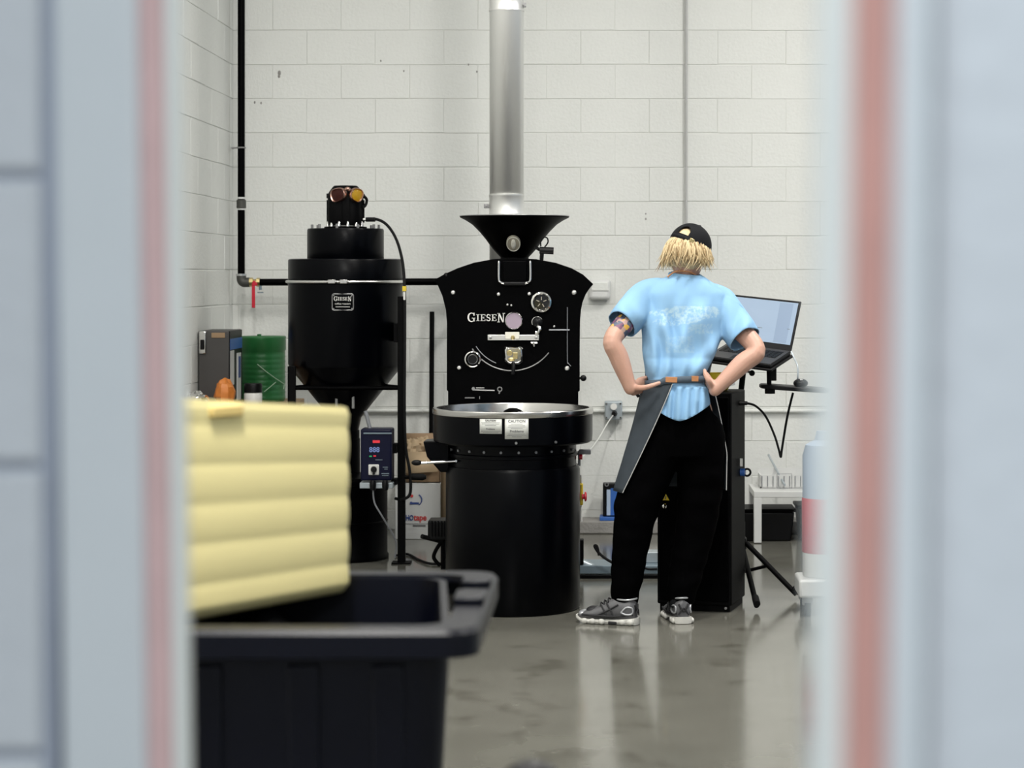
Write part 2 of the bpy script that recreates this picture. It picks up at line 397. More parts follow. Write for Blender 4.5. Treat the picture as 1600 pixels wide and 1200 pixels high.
cz = PZ(642, 13.07)
t = thing('conduit', 'white painted horizontal conduit running along the wall through the outlet box', 'conduit', (0, 13.07, cz))
MB().cyl((PX(470, 13.07), 13.075, cz), (1.9, 13.075, cz), 0.011, n=12).build('conduit_tube', 'wall_paint', t)
for px in (660, 1005, 1225): MB().torus((PX(px, 13.07), 13.075, cz), (1, 0, 0), 0.012, 0.003, 16, 6).build('strap', 'wall_paint', t)
t = thing('conduit', 'thin grey vertical conduit dropping down the wall above the person in the cap', 'conduit', P(1072, 470, 13.07))
MB().cyl((PX(1072, 13.07), 13.08, PZ(480, 13.07)), (PX(1072, 13.07), 13.08, 5.6), 0.0085, n=10).build('conduit_tube', 'conduit_grey', t)
t = thing('outlet_box', 'grey metal outlet box with a black plug, on the wall beside the roaster', 'outlet', P(958, 642, 13.05))
c = P(958.5, 641, 13.04)
MB().box(c, (0.105, 0.08, 0.112)).build('box', 'steel_paint', t, bevel=0.008)
m = MB(); m.cyl(P(959, 635.5, 13.0), P(959, 635.5, 12.985), 0.020, n=20); m.build('socket', 'white_plastic', t)
m = MB(); m.cyl(P(960, 646, 13.0), P(959, 647, 12.95), 0.018, 0.013, 14); m.build('plug', 'black_plastic', t)
for dx, dz in ((-.042, .042), (.042, .042), (-.042, -.042), (.042, -.042)):
    MB().cyl(c+Vector((dx, -.036, dz)), c+Vector((dx, -.046, dz)), .006, n=8).build('screw', 'steel', t)
m = MB(); m.tube(smooth_path([P(958, 649, 12.94), P(950, 660, 12.9), P(932, 690, 12.6), P(912, 712, 12.2), P(880, 730, 11.9)], 6), 0.0035, 8)
tag(m.build('power_cord', 'white_plastic'), 'thin white power cord drooping from the outlet box towards the roaster', 'cord')
for px, py, r_ in ((436.5, 114, 4), (436, 119, 3), (398, 160, 2.2), (408, 161, 2.2), (732, 101, 1.8), (745, 112, 1.8), (595, 95, 1.8), (631, 111, 1.8), (1009, 342, 2.0), (1009, 334, 1.6)):
    MB().sphere(P(px, py, YW-.005), (r_*.0025, .002, r_*.0038), 10, 6).build('drill_hole', 'curb', wb)
t = thing('wall_box', 'white rounded junction box with a slot on the wall beside the roaster top', 'box', P(938, 468, 13.07))
MB().box(P(937, 452, 13.06), (0.13, 0.07, 0.125)).build('cover', 'white_metal', t, bevel=0.022, seg=4)
MB().box(P(938, 453, 13.022), (0.10, 0.006, 0.008)).build('slot', 'mortar_paint', t)
MB().box(P(937, 447, 13.024), (0.10, 0.006, 0.045)).build('lid', 'wall_paint', t, bevel=0.002)
# black pole leaning by the wall
m = MB(); a = P(675, 487, 13.05); b = Vector((a.x, 12.96, 0.0)); d = (b-a).normalized(); u = Vector((1, 0, 0)); v = d.cross(u)
m.loft([ring(a, u, v, .0145, .0145, 12), ring(b, u, v, .0145, .0145, 12)])
t = thing('pole', 'thin black pole leaning against the wall between the cyclone and the roaster', 'pole', b); m.build('shaft', 'black_matt', t)
MB().cyl(b, b-d*0.05, 0.018, n=12).build('end_cap', 'rubber', t)

# ------------------------------------------------------------------ exhaust pipe of the roaster
YC = 11.35; cx = PX(791.5, YC); rc = 26.5*YC/FPX
t = thing('exhaust_duct', 'shiny round steel exhaust duct rising behind the roaster hopper', 'duct', (cx, YC, 1.25))
MB().lathe((cx, YC, 0), [(rc, 1.245), (rc, 5.58)], 64, cap=False).build('duct_tube', 'duct_steel', t, solid=0.002)
for y0, y1 in ((336, 304), (18, -12)):
    z0, z1 = PZ(y0, YC), PZ(y1, YC)
    MB().lathe((cx, YC, 0), [(rc+.001, z0), (rc+.004, z0), (rc+.004, z0+.01), (rc+.002, z0+.013), (rc+.002, z1-.013), (rc+.004, z1-.01), (rc+.004, z1), (rc+.001, z1)], 64, cap=False).build('collar', 'duct_steel', t)
for px, py in ((760, 322), (818, 8)):
    m = MB(); m.box(P(px, py, YC-.02), (.026, .022, .022)); m.cyl(P(px, py, YC-.035), P(px, py, YC), .006, n=8); m.build('clamp_bolt', 'dull_metal', t, bevel=.002)
# ------------------------------------------------------------------ lettering with serifs (for the maker's plate on the machines)
def glyph(ch, o, u, v, h, w, d):
    """one serif capital in the plane (u, v), lower-left corner at o"""
    mb = MB(); o, u, v = Vector(o), Vector(u), Vector(v); n = u.cross(v)
    th, tn, sf = h*.17, h*.085, h*.07
    def bar(x0, y0, x1, y1): mb.prism([(x0, y0), (x1, y0), (x1, y1), (x0, y1)], o, u, v, n, d)
    def stroke(pts, ws):
        L, Rr = [], []
        for i, (x, y) in enumerate(pts):
            a = pts[max(i-1, 0)]; b = pts[min(i+1, len(pts)-1)]
            t = Vector((b[0]-a[0], b[1]-a[1])).normalized(); k = ws[i]/2
            L.append((x-t.y*k, y+t.x*k)); Rr.append((x+t.y*k, y-t.x*k))
        for i in range(len(pts)-1): mb.prism([Rr[i], Rr[i+1], L[i+1], L[i]], o, u, v, n, d)
    if ch == 'I':
        bar(w/2-th/2, 0, w/2+th/2, h); bar(0, 0, w, sf); bar(0, h-sf, w, h)
    elif ch == 'E':
        bar(w*.14, 0, w*.14+th, h); bar(0, 0, w, sf); bar(0, h-sf, w, h); bar(w*.14, h*.5-sf/2, w*.75, h*.5+sf/2)
        bar(w-tn, 0, w, h*.28); bar(w-tn, h*.76, w, h); bar(w*.75-tn, h*.36, w*.75, h*.64)
    elif ch == 'N':
        bar(w*.12, 0, w*.12+tn, h); bar(w*.85-tn, 0, w*.85, h); bar(0, 0, w*.32, sf); bar(0, h-sf, w*.25, h); bar(w*.68, h-sf, w*1.02, h)
        mb.prism([(w*.08, h), (w*.08+th, h), (w*.85, 0), (w*.85-th*.9, 0)], o, u, v, n, d)
    elif ch == 'G':
        pts = []; ws = []
        for i in range(15):
            a = R(48+i*(262)/14); pts.append((w*.5+math.cos(a)*w*.44, h*.5+math.sin(a)*h*.46)); ws.append(tn+(th-tn)*max(0, -math.cos(a)))
        stroke(pts, ws); bar(w*.72, h*.06, w*.72+th*.9, h*.45); bar(w*.55, h*.45-sf, w*1.0, h*.45); bar(w*.80-tn/2, h*.68, w*.80+tn, h*.98)
    elif ch == 'S':
        pts = []; ws = []
        for i in range(9):
            a = R(30+i*240/8); pts.append((w*.5+math.cos(a)*w*.36, h*.735+math.sin(a)*h*.225)); ws.append(tn if i < 2 else th*.85)
        for i in range(9):
            a = R(90-i*240/8); pts.append((w*.5+math.cos(a)*w*.40, h*.265+math.sin(a)*h*.225)); ws.append(tn if i > 6 else th*.85)
        stroke(pts, ws); bar(w*.82, h*.70, w*.82+tn, h*.97); bar(w*.06, h*.03, w*.06+tn, h*.30)
    return mb
def wordmark(o, u, v, H, total, d):
    """GIESEN, first and last letter tall"""
    rel = [('G', 1.0, 1.0), ('I', .42, .72), ('E', .66, .72), ('S', .56, .72), ('E', .66, .72), ('N', 1.0, 1.0)]
    gap = .13; W_ = sum(r[1] for r in rel)+gap*5; k = total/W_; x = 0; mb = MB(); u, v = Vector(u), Vector(v)
    for i, (ch, w, h) in enumerate(rel):
        base = (H*.1 if ch != 'N' else -H*.04) if ch != 'G' else 0
        g = glyph(ch, Vector(o)+u*x+v*base, u, v, H*h, w*k, d); mb.add(g.v, g.f); x += (w+gap)*k
    return mb
UX, UZ = Vector((1, 0, 0)), Vector((0, 0, 1))

# ------------------------------------------------------------------ coffee roaster
RX, RY = PX(801.5, 10.03), 10.03
ro = thing('coffee_roaster', 'large black drum coffee roaster with funnel hopper, round gauges and steel-rimmed cooling tray', 'roaster', (RX, RY, 0))
YF = 10.42; k = YF/FPX
def F(px, py, dy=0.0): return P(px, py, YF)+Vector((0, -dy, 0))
# base drum and cooling tray
MB().lathe((RX, RY, 0), [(.302, 0), (.309, .01), (.309, .640), (.303, .657), (.27, .657)], 72).build('base_drum', 'black_blue', ro)
m = MB(); m.lathe((RX, RY, 0), [(.292, .655), (.292, .700), (.300, .703), (.300, .716), (.292, .72), (.292, .765)], 72); m.build('neck', 'black_blue', ro)
tr = MB().lathe((RX, RY, 0), [(.25, .764), (.355, .764), (.365, .772), (.367, .80), (.367, .897), (.36, .897), (.36, .80), (.30, .79)], 96, cap=False).build('cooling_tray', 'black_blue', ro)
MB().lathe((RX, RY, 0), [(.368, .894), (.370, .897), (.370, .917), (.367, .921), (.352, .921), (.350, .917), (.350, .80)], 96, cap=False).build('steel_rim', 'steel', tr)
MB().lathe((RX, RY, 0), [(.001, .856), (.350, .856), (.350, .850), (.001, .850)], 64).build('sieve_plate', 'steel_brushed', tr)
hb = MB().lathe((RX, RY, 0), [(.05, .855), (.05, .885), (.042, .905), (.02, .917), (.001, .919)], 28).build('hub', 'black_coat', tr)
m = MB()
for q in range(4):
    a = R(20+q*90); d = Vector((math.cos(a), math.sin(a), 0)); m.box(Vector((RX, RY, .872))+d*.19, (.30, .012, .02), Matrix.Rotation(a, 3, 'Z'))
m.build('stirrer_arm', 'steel', hb)
for q in range(10):
    a = R(-160+q*15.5); d = Vector((math.cos(a), math.sin(a), 0)); m = MB(); m.cyl(Vector((RX, RY, .735))+d*.288, Vector((RX, RY, .735))+d*.298, .006, n=8); m.build('bolt', 'grey_metal', ro)
for px, py in ((812, 692), (873, 692)):
    m = MB(); a = math.asin(max(-1, min(1, ((px-801.5)*9.68/FPX)/.367))); d = Vector((math.sin(a), -math.cos(a), 0)); c = Vector((RX, RY, PZ(py, 9.68)))
    m.cyl(c+d*.362, c+d*.372, .006, n=8); m.build('bolt', 'dull_metal', ro)
# warning stickers wrapped round the tray
def bend_on(rad, px0, py0, Yq):
    a0 = ((px0-801.5)*Yq/FPX)/.367; z0 = PZ(py0, Yq)
    def f(x, y, z):
        a = math.asin(max(-.99, min(.99, a0)))+x/rad
        return Vector((RX+(rad+z)*math.sin(a), RY-(rad+z)*math.cos(a), z0+y))
    return f
def sticker(px0, px1, py0, py1, lines):
    Yq = 9.665; cxp, cyp = (px0+px1)/2, (py0+py1)/2; w = (px1-px0)*Yq/FPX; h = (py1-py0)*Yq/FPX; f = bend_on(.3675, cxp, cyp, Yq)
    m = MB(); n = 8
    m.loft([[f(-w/2+w*i/n, -h/2, .0003) for i in range(n+1)], [f(-w/2+w*i/n, h/2, .0003) for i in range(n+1)]], closed=False)
    st = m.build('warning_sticker', 'sticker', tr, solid=.0006)
    pr = MB()
    for txt, yy, sz in lines:
        if txt is None:
            ww = w*sz/2
            pr.loft([[f(-ww+2*ww*i/6, h*yy-.0007, .0014) for i in range(7)], [f(-ww+2*ww*i/6, h*yy+.0007, .0014) for i in range(7)]], closed=False)
        else:
            g = text_mb(txt, sz*h, (0, 0, 0), UX, UZ, .0006, .0003, bend=lambda x, y, z, yy=yy: f(x, y+h*yy, .0016+z)); pr.add(g.v, g.f)
    pr.build('print', 'print_grey', st, smooth=False)
sticker(754, 790, 655, 678, [('CAUTION', .40, .17)]+[(None, y, s) for y, s in ((.26, .85), (.17, .8), (.08, .5))]+[('Problems', -.18, .16), (None, -.33, .85), (None, -.42, .7)])
sticker(794.5, 831.5, 654.5, 686, [('CAUTION', .38, .19)]+[(None, y, s) for y, s in ((.24, .5), (.17, .7), (.10, .75), (.03, .5))]+[('Problems', -.12, .18), (None, -.25, .7), (None, -.32, .8), (None, -.39, .4)])
# discharge chute with lever on the left of the tray
a = [P(661, 690, 9.95), P(702, 688, 9.95), P(702, 738, 9.95), P(688, 738, 9.95), P(667, 714, 9.95)]
b = [p+Vector((0, .16, 0)) for p in a]
ch = MB().loft([a, b]).build('discharge_chute', 'black_blue', ro, bevel=.006)
m = MB(); m.tube([P(655, 724, 9.86), P(712, 720.5, 9.86)], .0055, 10); m.cyl(P(712, 720.5, 9.86), P(712, 720.5, 9.93), .006, n=8); m.build('lever', 'chrome', ch)
MB().sphere(P(651, 723, 9.86), (.024, .014, .013)).build('lever_knob', 'black_plastic', ch)
# bracket, button and emergency stop on the right flank
m = MB(); m.box(P(914, 706, 10.1), (.055, .03, .022)); m.box(P(905, 716, 10.1), (.012, .03, .07)); m.build('side_bracket', 'grey_metal', ro, bevel=.003)
m = MB(); m.cyl(P(905, 714, 10.05), P(910, 714, 10.05), .012, n=12); m.build('red_button', 'red_plastic', ro)
m = MB(); m.box(P(906, 772, 10.15), (.03, .05, .10)); es = m.build('emergency_stop', 'yellow_paint', ro, bevel=.005)
m = MB(); m.cyl(P(909, 776, 10.12), P(914, 776, 10.12), .012, n=14); m.lathe(P(913, 776, 10.12), [(.012, 0), (.022, .002), (.022, .008), (.014, .012)], 16, (1, 0, 0)); m.build('stop_button', 'red_plastic', es)
for y0_, y1_ in ((742, 755), (790, 815)): MB().tube([P(907, y0_, 10.15), P(908, y1_, 10.15)], .006, 8).build('stop_cable', 'white_plastic', es)
# face plate
outl = [(678, 437.5), (695, 428), (715, 419), (740, 410.5), (770, 405), (803, 403), (838, 405), (868, 410.5), (893, 419), (911, 429), (927, 444),
        (921, 451), (915, 460), (910, 473), (907.5, 486), (906.3, 500), (905.8, 540), (905.8, 611), (903.5, 612), (903.5, 648), (700, 648), (700, 611), (698, 610), (698, 540), (698.3, 505), (696.5, 484), (691, 462), (684, 446)]
m = MB(); m.prism([((x-801.5)*k, -(y-430)*k) for x, y in outl], (PX(801.5, YF), YF, CAM_H), UX, UZ, Vector((0, 1, 0)), .03)
m.build('face_plate', 'black_coat', ro, bevel=.003)
m = MB(); m.lathe((PX(801.5, YF), YF+.03, PZ(520, YF)), [(.27, 0), (.275, .01), (.275, .74), (.25, .76)], 64, (0, 1, 0)); m.build('roasting_drum', 'black_coat', ro)
xc = PX(801.5, YF)
m = MB(); m.bx(xc-.27, xc+.27, YF+.06, YF+.76, .0, PZ(560, YF)); m.build('rear_body', 'black_coat', ro, bevel=.01)
m = MB(); m.tube([(xc+.033, YC, 1.24), (xc+.033, YC, 1.0), (xc+.033, YF+.7, .95)], .075, 20); m.build('exhaust_stub', 'black_coat', ro)
# hopper
YH = 10.62; kh = YH/FPX; hx = PX(804, YH)
prof = [(22, 408), (22, 402), (27, 397), (35, 388), (45, 374), (55, 362), (66, 351), (76, 344.5), (85, 340), (85.5, 338), (84.5, 337.6), (75, 342), (65, 348.5), (54, 360), (44, 372), (34, 386), (24, 398)]
hp = MB().lathe((hx, YH, CAM_H), [(a*kh, -(y-430)*kh) for a, y in prof], 72, cap=False).build('hopper', 'black_coat', ro)
MB().torus((hx, YH, CAM_H+92.2*kh), (0, 0, 1), 85.3*kh, .0022, 72, 8).build('hopper_edge', 'dull_metal', hp)
nrm = Vector((0, -.78, -.62)); up = Vector((0, -.62, .78)); ec = Vector((hx, YH-.131, PZ(381, YH)))
m = MB(); m.lathe(ec, [(.001, .006), (.9, .006), (1.0, .003), (1.0, -.012), (.9, -.012)], 32, nrm, UX)
for p in m.v:
    q = p-ec; w_ = q.dot(nrm); p.xyz = ec+nrm*w_+UX*q.dot(UX)*.034+up*q.dot(up)*.046
em = m.build('emblem', 'emblem', hp)
m = MB(); m.sphere(ec+nrm*.006, (.012, .006, .03), 16, 10, Matrix((UX, -nrm, up)).transposed()); m.build('emblem_bean', 'emblem_light', em)
m = MB(); m.torus(ec+nrm*.006, nrm, 1, .06, 32, 6, u=UX)
for p in m.v:
    q = p-ec; w_ = q.dot(nrm); p.xyz = ec+nrm*(.006+(w_-.006)*.03)+UX*q.dot(UX)*.031+up*q.dot(up)*.042
m.build('emblem_ring', 'emblem_light', em)
# probe with looped wire right of the hopper
m = MB(); m.cyl(F(843, 391, .0), F(865, 392, .0), .017, n=14); m.cyl(F(836, 386, -.02), F(843, 390, 0), .008, n=8); m.cyl(F(847, 392, 0), F(846, 406, -.012), .010, n=10); pr = m.build('probe', 'black_plastic', ro)
MB().tube(smooth_path([F(845, 385), F(845, 377), F(849, 371), F(855, 372), F(856, 379), F(851, 386)], 6), .0035, 8).build('probe_wire', 'black_plastic', pr)
MB().sphere(F(697, 430, -.01), .012).build('pin', 'black_plastic', ro)
# chrome handle below the hopper
ho = MB().tube(smooth_path([F(780, 408, .0), F(780, 409, .03), F(780, 412, .035), F(780, 436, .035), F(783, 441, .035), F(790, 443, .035)], 4), .0052, 10).build('flap_handle', 'chrome', ro)
MB().tube(smooth_path([F(829, 408, .0), F(829, 409, .03), F(829, 412, .035), F(829, 436, .035), F(826, 441, .035), F(819, 443, .035)], 4), .0052, 10).build('flap_handle', 'chrome', ro)
MB().cyl(F(788, 443, .035), F(821, 443, .035), .009).build('handle_grip', 'black_plastic', ho)
MB().box(F(804.5, 424, .012), (.115, .022, .10)).build('hopper_flap', 'black_coat', ro, bevel=.004)
# maker's name
o = F(731, 503, .001); m = wordmark(o, UX, UZ, 14.5*k, 58*k, .004); m.build('maker_lettering', 'white_print', ro, smooth=False)
def screw(px, py, r=3.4, mt='steel_brushed'):
    m = MB(); m.lathe(F(px, py, -.001), [(r*k, 0), (r*k, .007), (r*k*.75, .011), (.001, .012)], 16, (0, -1, 0)); m.build('screw', mt, ro)
for q in ((708, 457, 3.6), (897, 457, 3.8), (717.5, 574.5, 3.6), (886, 575.5, 3.8), (779, 459.5, 3), (827, 459, 3), (793, 476, 1.8), (799, 477, 1.6), (866, 510, 1.8)): screw(*q)
def dial(px, py, r, name, inner):
    c = F(px, py); g = MB().lathe(c, [(r*k, -.001), (r*k, .018), (r*k*.93, .026), (r*k*.80, .028), (r*k*.70, .022), (r*k*.66, .010)], 40, (0, -1, 0), cap=False).build(name, 'chrome', ro)
    MB().lathe(c, [(r*k*.68, .0), (r*k*.68, .010), (.001, .0105)], 32, (0, -1, 0)).build('dial_glass', inner, g)
    return g
g = dial(846, 472, 17, 'gauge', 'dark_glass')
m = MB()
for a in (20, 90, 160, 230, 300): m.box(F(846, 472, .0125)+Vector((math.cos(R(a))*.018, 0, math.sin(R(a))*.018)), (.016, .002, .004), Matrix.Rotation(-R(a), 3, 'Y'))
m.build('gauge_marks', 'emblem', g)
g = dial(739, 561, 13.5, 'air_valve', 'dark_glass')
MB().lathe(F(739, 561), [(.024, 0), (.024, .03), (.019, .034)], 24, (0, -1, 0)).build('valve_knob', 'black_plastic', g)
MB().torus(F(739, 561, .03), (0, 1, 0), .0215, .002, 24, 6).build('valve_ring', 'chrome', g)
sg = MB().lathe(F(803, 501), [(13.6*k, -.001), (13.6*k, .012), (12.6*k, .015), (12.2*k, .011)], 40, (0, -1, 0), cap=False).build('sight_glass', 'chrome', ro)
MB().lathe(F(803, 501), [(12.4*k, 0), (12.4*k, .0105), (.001, .0106)], 36, (0, -1, 0)).build('glass_disc', 'lavender_reflection', sg)
br = MB().box(F(802.5, 527, .030), (80*k, .012, 8.5*k)).build('steel_bar', 'steel_brushed', ro, bevel=.002)
MB().box(F(801, 524, .040), (22*k, .016, 11*k)).build('brass_block', 'emblem_light', br, bevel=.002)
m = MB(); m.lathe(F(802, 527, .046), [(.011, 0), (.011, .008), (.006, .012), (.001, .012)], 6, (0, -1, 0)); m.build('hex_nut', 'brass', br)
for px in (767, 838): MB().lathe(F(px, 527, .034), [(.008, 0), (.008, .007), (.001, .008)], 12, (0, -1, 0)).build('bar_bolt', 'steel', br)
for px in (767, 838): MB().cyl(F(px, 527, 0), F(px, 527, .03), .006).build('bar_stud', 'steel', br)
# bean trier
m = MB(); m.sphere(F(840, 503, .035), (.026, .03, .026)); m.cyl(F(840, 503, 0), F(840, 503, .03), .014); ti = m.build('trier', 'black_plastic', ro)
m = MB(); m.torus(F(840, 503, .045), (0, 1, 0), .025, .003, 28, 8, R(150), R(330), UX); m.tube(smooth_path([F(841, 509, .05), F(844, 513, .055), F(842, 519, .055), F(837, 519, .055)], 5), .0085, 10); m.cyl(F(834, 535, .03), F(835, 541, .03), .007, .004); m.cyl(F(830, 535, .03), F(840, 535, .03), .006); m.build('trier_hook', 'chrome', ti)
# discharge door of the drum
m = MB(); o8 = [(787, 545), (790, 540), (797, 540), (806, 541), (813, 540), (818, 544), (819, 556), (817, 565), (811, 569), (795, 569), (789, 564), (788, 555)]
m.loft([[F(x, y, 0) for x, y in o8], [F(x, y, .035) for x, y in o8], [F(803+(x-803)*.8, 554+(y-554)*.8, .05) for x, y in o8]])
dd = m.build('drum_door', 'chrome', ro, bevel=.003)
m = MB(); m.cyl(F(797, 551, .05), F(797, 551, .056), .014, n=14); m.box(F(806, 555, .052), (.022, .012, .03)); m.sphere(F(800, 561, .05), (.018, .01, .01)); m.build('door_latch', 'brass', dd, bevel=.002)
m = MB(); m.tube(smooth_path([F(803, 566, .045), F(803, 575, .055), F(802, 584, .055)], 4), .009, 10, radii=None); m.build('door_lever', 'black_plastic', dd)
m = MB(); m.torus(F(800, 506, .006), (0, -1, 0), 73*k, .003, 50, 8, R(-148), R(-38), UX); m.build('door_ring', 'dull_metal', ro)
m = MB(); m.torus(F(800, 506, .010), (0, -1, 0), 66*k, .002, 50, 8, R(-148), R(-112), UX); m.build('door_ring', 'grey_metal', ro)
# levers low on the plate, rod and ball knob on the right
m = MB(); m.cyl(F(739, 609, .015), F(773, 610, .015), .0035, n=8); m.cyl(F(740, 607, 0), F(740, 607, .02), .008, n=10); m.cyl(F(744, 606, .012), F(757, 606, .012), .0025, n=6); m.build('latch_bar', 'dull_metal', ro)
m = MB(); m.torus(F(781, 608, .01), (0, 1, 0), .010, .003, 20, 6); m.cyl(F(781, 611, .01), F(780, 615, .01), .004, n=6); m.build('latch_hook', 'dull_metal', ro)
m = MB(); m.box(F(734, 621.5, .004), (15*k, .008, .005)); m.box(F(749.5, 621.5, .004), (.003, .008, .012)); m.build('name_strip', 'dull_metal', ro)
m = MB(); m.cyl(F(858, 515.5, .014), F(890, 515.5, .014), .0035, n=8); m.cyl(F(886, 515.5, 0), F(886, 515.5, .02), .003, n=8); m.tube(smooth_path([F(886.5, 480, .006), F(886.5, 560, .006), F(888, 567, .006), F(892, 572, .006)], 5), .0015, 6); m.build('control_rod', 'grey_metal', ro)
m = MB(); m.cyl(F(903, 591, -.015), F(911, 591, -.015), .006, n=10); m.sphere(F(911.5, 591, -.015), .015); m.build('ball_knob', 'black_plastic', ro)

# ------------------------------------------------------------------ cyclone dust collector
CX, CY = PX(540, 11.8), 11.8; ks = CY/FPX
cy = thing('cyclone_collector', 'tall black cyclone dust collector with conical bottom on a black leg frame', 'machine', (CX, CY, 0))
z = lambda py: PZ(py, CY)
MB().lathe((CX, CY, 0), [(.29, z(404.5)), (.306, z(405.5)), (.309, z(407)), (.309, z(436))], 96).build('upper_body', 'black_blue', cy)
MB().lathe((CX, CY, 0), [(.309, z(443)), (.309, z(568)), (.300, z(574)), (.085, z(652)), (.070, z(672))], 96).build('cone_body', 'black_blue', cy)
MB().lathe((CX, CY, 0), [(.300, z(435)), (.312, z(437)), (.312, z(444)), (.300, z(446))], 96).build('seal_band', 'black_blue', cy)
cl = MB().torus((CX, CY, z(440)), (0, 0, 1), .316, .0075, 96, 10).build('clamp_ring', 'steel_brushed', cy)
for px in (518.5, 537):
    m = MB(); q = P(px, 440, CY-.322); m.box(q, (.040, .018, .022)); m.cyl(q+Vector((-.026, 0, 0)), q+Vector((.026, 0, 0)), .008, n=10); m.build('ring_clasp', 'steel', cl, bevel=.003)
MB().lathe((CX, CY, 0), [(.205, z(405)), (.207, z(404)), (.207, z(360)), (.203, z(357.5)), (.05, z(357))], 72).build('fan_housing', 'black_blue', cy)
for q in range(10):
    a = R(-170+q*36); m = MB(); m.cyl((CX+.18*math.cos(a), CY+.18*math.sin(a), z(358)), (CX+.18*math.cos(a), CY+.18*math.sin(a), z(351)), .007, n=8); m.build('bolt', 'dull_metal', cy)
mo = MB(); mz0, mz1 = z(352), z(291)
rg = []
for zz, r in ((mz0, .088), (mz0+.02, .094), (mz1-.05, .094), (mz1-.03, .088), (mz1-.006, .070), (mz1+.002, .062)): rg.append(ring((CX, CY, zz), UX, Vector((0, 1, 0)), r, r, 48, 3.2 if zz < mz1-.04 else 2.2))
mo.loft(rg); mt = mo.build('motor', 'black_matt', cy)
for q in range(14):
    a = 2*PI*q/14+.12; m = MB(); d = Vector((math.cos(a), math.sin(a), 0)); m.box(Vector((CX, CY, (mz0+mz1-.06)/2))+d*.093, (.018, .004, mz1-mz0-.09), Matrix.Rotation(a, 3, 'Z')); m.build('cooling_fin', 'black_matt', mt)
for q in range(6):
    a = R(-160+q*28); m = MB(); d = Vector((math.cos(a), math.sin(a), 0)); c = Vector((CX, CY, z(355)))+d*.098; m.lathe(c, [(.010, 0), (.010, .010), (.007, .022), (.004, .03)], 10); m.build('motor_bolt', 'chrome', mt)
MB().lathe((CX, CY, 0), [(.115, z(357)), (.115, z(354.5)), (.09, z(353.5))], 40).build('motor_flange', 'black_coat', mt)
mc = MB().cyl(P(567, 343, CY-.02), P(573, 343, CY-.02), .008).build('cable_gland', 'steel_brushed', mt)
# nameplate
pz = CY-.309; kq = pz/FPX
def curve_c(rad, px0, py0):
    a0 = math.asin((PX(px0, pz)-CX)/rad); z0 = PZ(py0, pz)
    return lambda x, y, zz: Vector((CX+(rad+zz)*math.sin(a0+x/rad), CY-(rad+zz)*math.cos(a0+x/rad), z0+y))
f = curve_c(.309, 535.5, 472)
def rrect(w, h, r, n=5):
    out = []
    for cx_, cy_, a0 in ((w/2-r, h/2-r, 0), (-w/2+r, h/2-r, 90), (-w/2+r, -h/2+r, 180), (w/2-r, -h/2+r, 270)):
        for i in range(n+1): a = R(a0+90*i/n); out.append((cx_+r*math.cos(a), cy_+r*math.sin(a)))
    return out
pw, ph = 34.5*kq, 27*kq
m = MB(); m.add([f(x, y, .0012) for x, y in rrect(pw, ph, .012)], [tuple(range(24))]); np_ = m.build('nameplate', 'black_coat', cy, solid=.001)
m = MB(); m.loft([[f(x, y, .0022) for x, y in rrect(pw, ph, .013)], [f(x, y, .0035) for x, y in rrect(pw-.006, ph-.006, .010)], [f(x, y, .0022) for x, y in rrect(pw-.011, ph-.011, .008)]], caps=False)
for sx in (-1, 1):
    for sy in (-1, 1): m.cyl(f(sx*(pw/2-.011), sy*(ph/2-.011), .001), f(sx*(pw/2-.011), sy*(ph/2-.011), .0045), .0035, n=8)
m.build('plate_frame', 'dull_metal', np_)
g = wordmark((0, 0, 0), UX, UZ, 7.2*kq, 27*kq, .001)
for p in g.v: p.xyz = f(p.x-13.5*kq, p.z+1.8*kq, .003+abs(p.y))
tx = MB(); tx.add(g.v, g.f)
g = text_mb('coffee roasters', 4.0*kq, (0, 0, 0), UX, UZ, .0006, .0, bend=lambda x, y, zz: f(x, y-2.6*kq, .003+zz)); tx.add(g.v, g.f)
g = MB().loft([[f(-11*kq+22*kq*i/6, -7.8*kq, .003) for i in range(7)], [f(-11*kq+22*kq*i/6, -7.1*kq, .003) for i in range(7)]], closed=False); tx.add(g.v, g.f)
tx.build('plate_lettering', 'white_print', np_, smooth=False)
# frame: two front legs, one rear leg, ring bars
LX0, LX1, LY = PX(456, 11.56), PX(627.5, 11.56), 11.56
for x, y in ((LX0, LY), (LX1, LY), (CX, CY+.33)):
    lg = MB().bx(x-.020, x+.020, y-.02, y+.02, .006, PZ(445 if y > 11.9 else (572 if x < CX else 463), y)).build('leg', 'black_matt', cy, bevel=.003)
    MB().bx(x-.05, x+.05, y-.05, y+.05, 0, .008).build('foot_plate', 'black_matt', lg)
for a, b in (((LX0, LY), (LX1, LY)), ((LX0, LY), (CX, CY+.33)), ((LX1, LY), (CX, CY+.33))):
    MB().tube([(a[0], a[1], PZ(606, LY)), (b[0], b[1], PZ(606, LY))], .012, 10).build('cross_bar', 'black_coat', cy)
for x in (LX1,): MB().box(((x+CX+math.copysign(.29, x-CX))/2, 11.62, PZ(520, 11.6)), (.05, .10, .10)).build('leg_bracket', 'black_matt', cy)
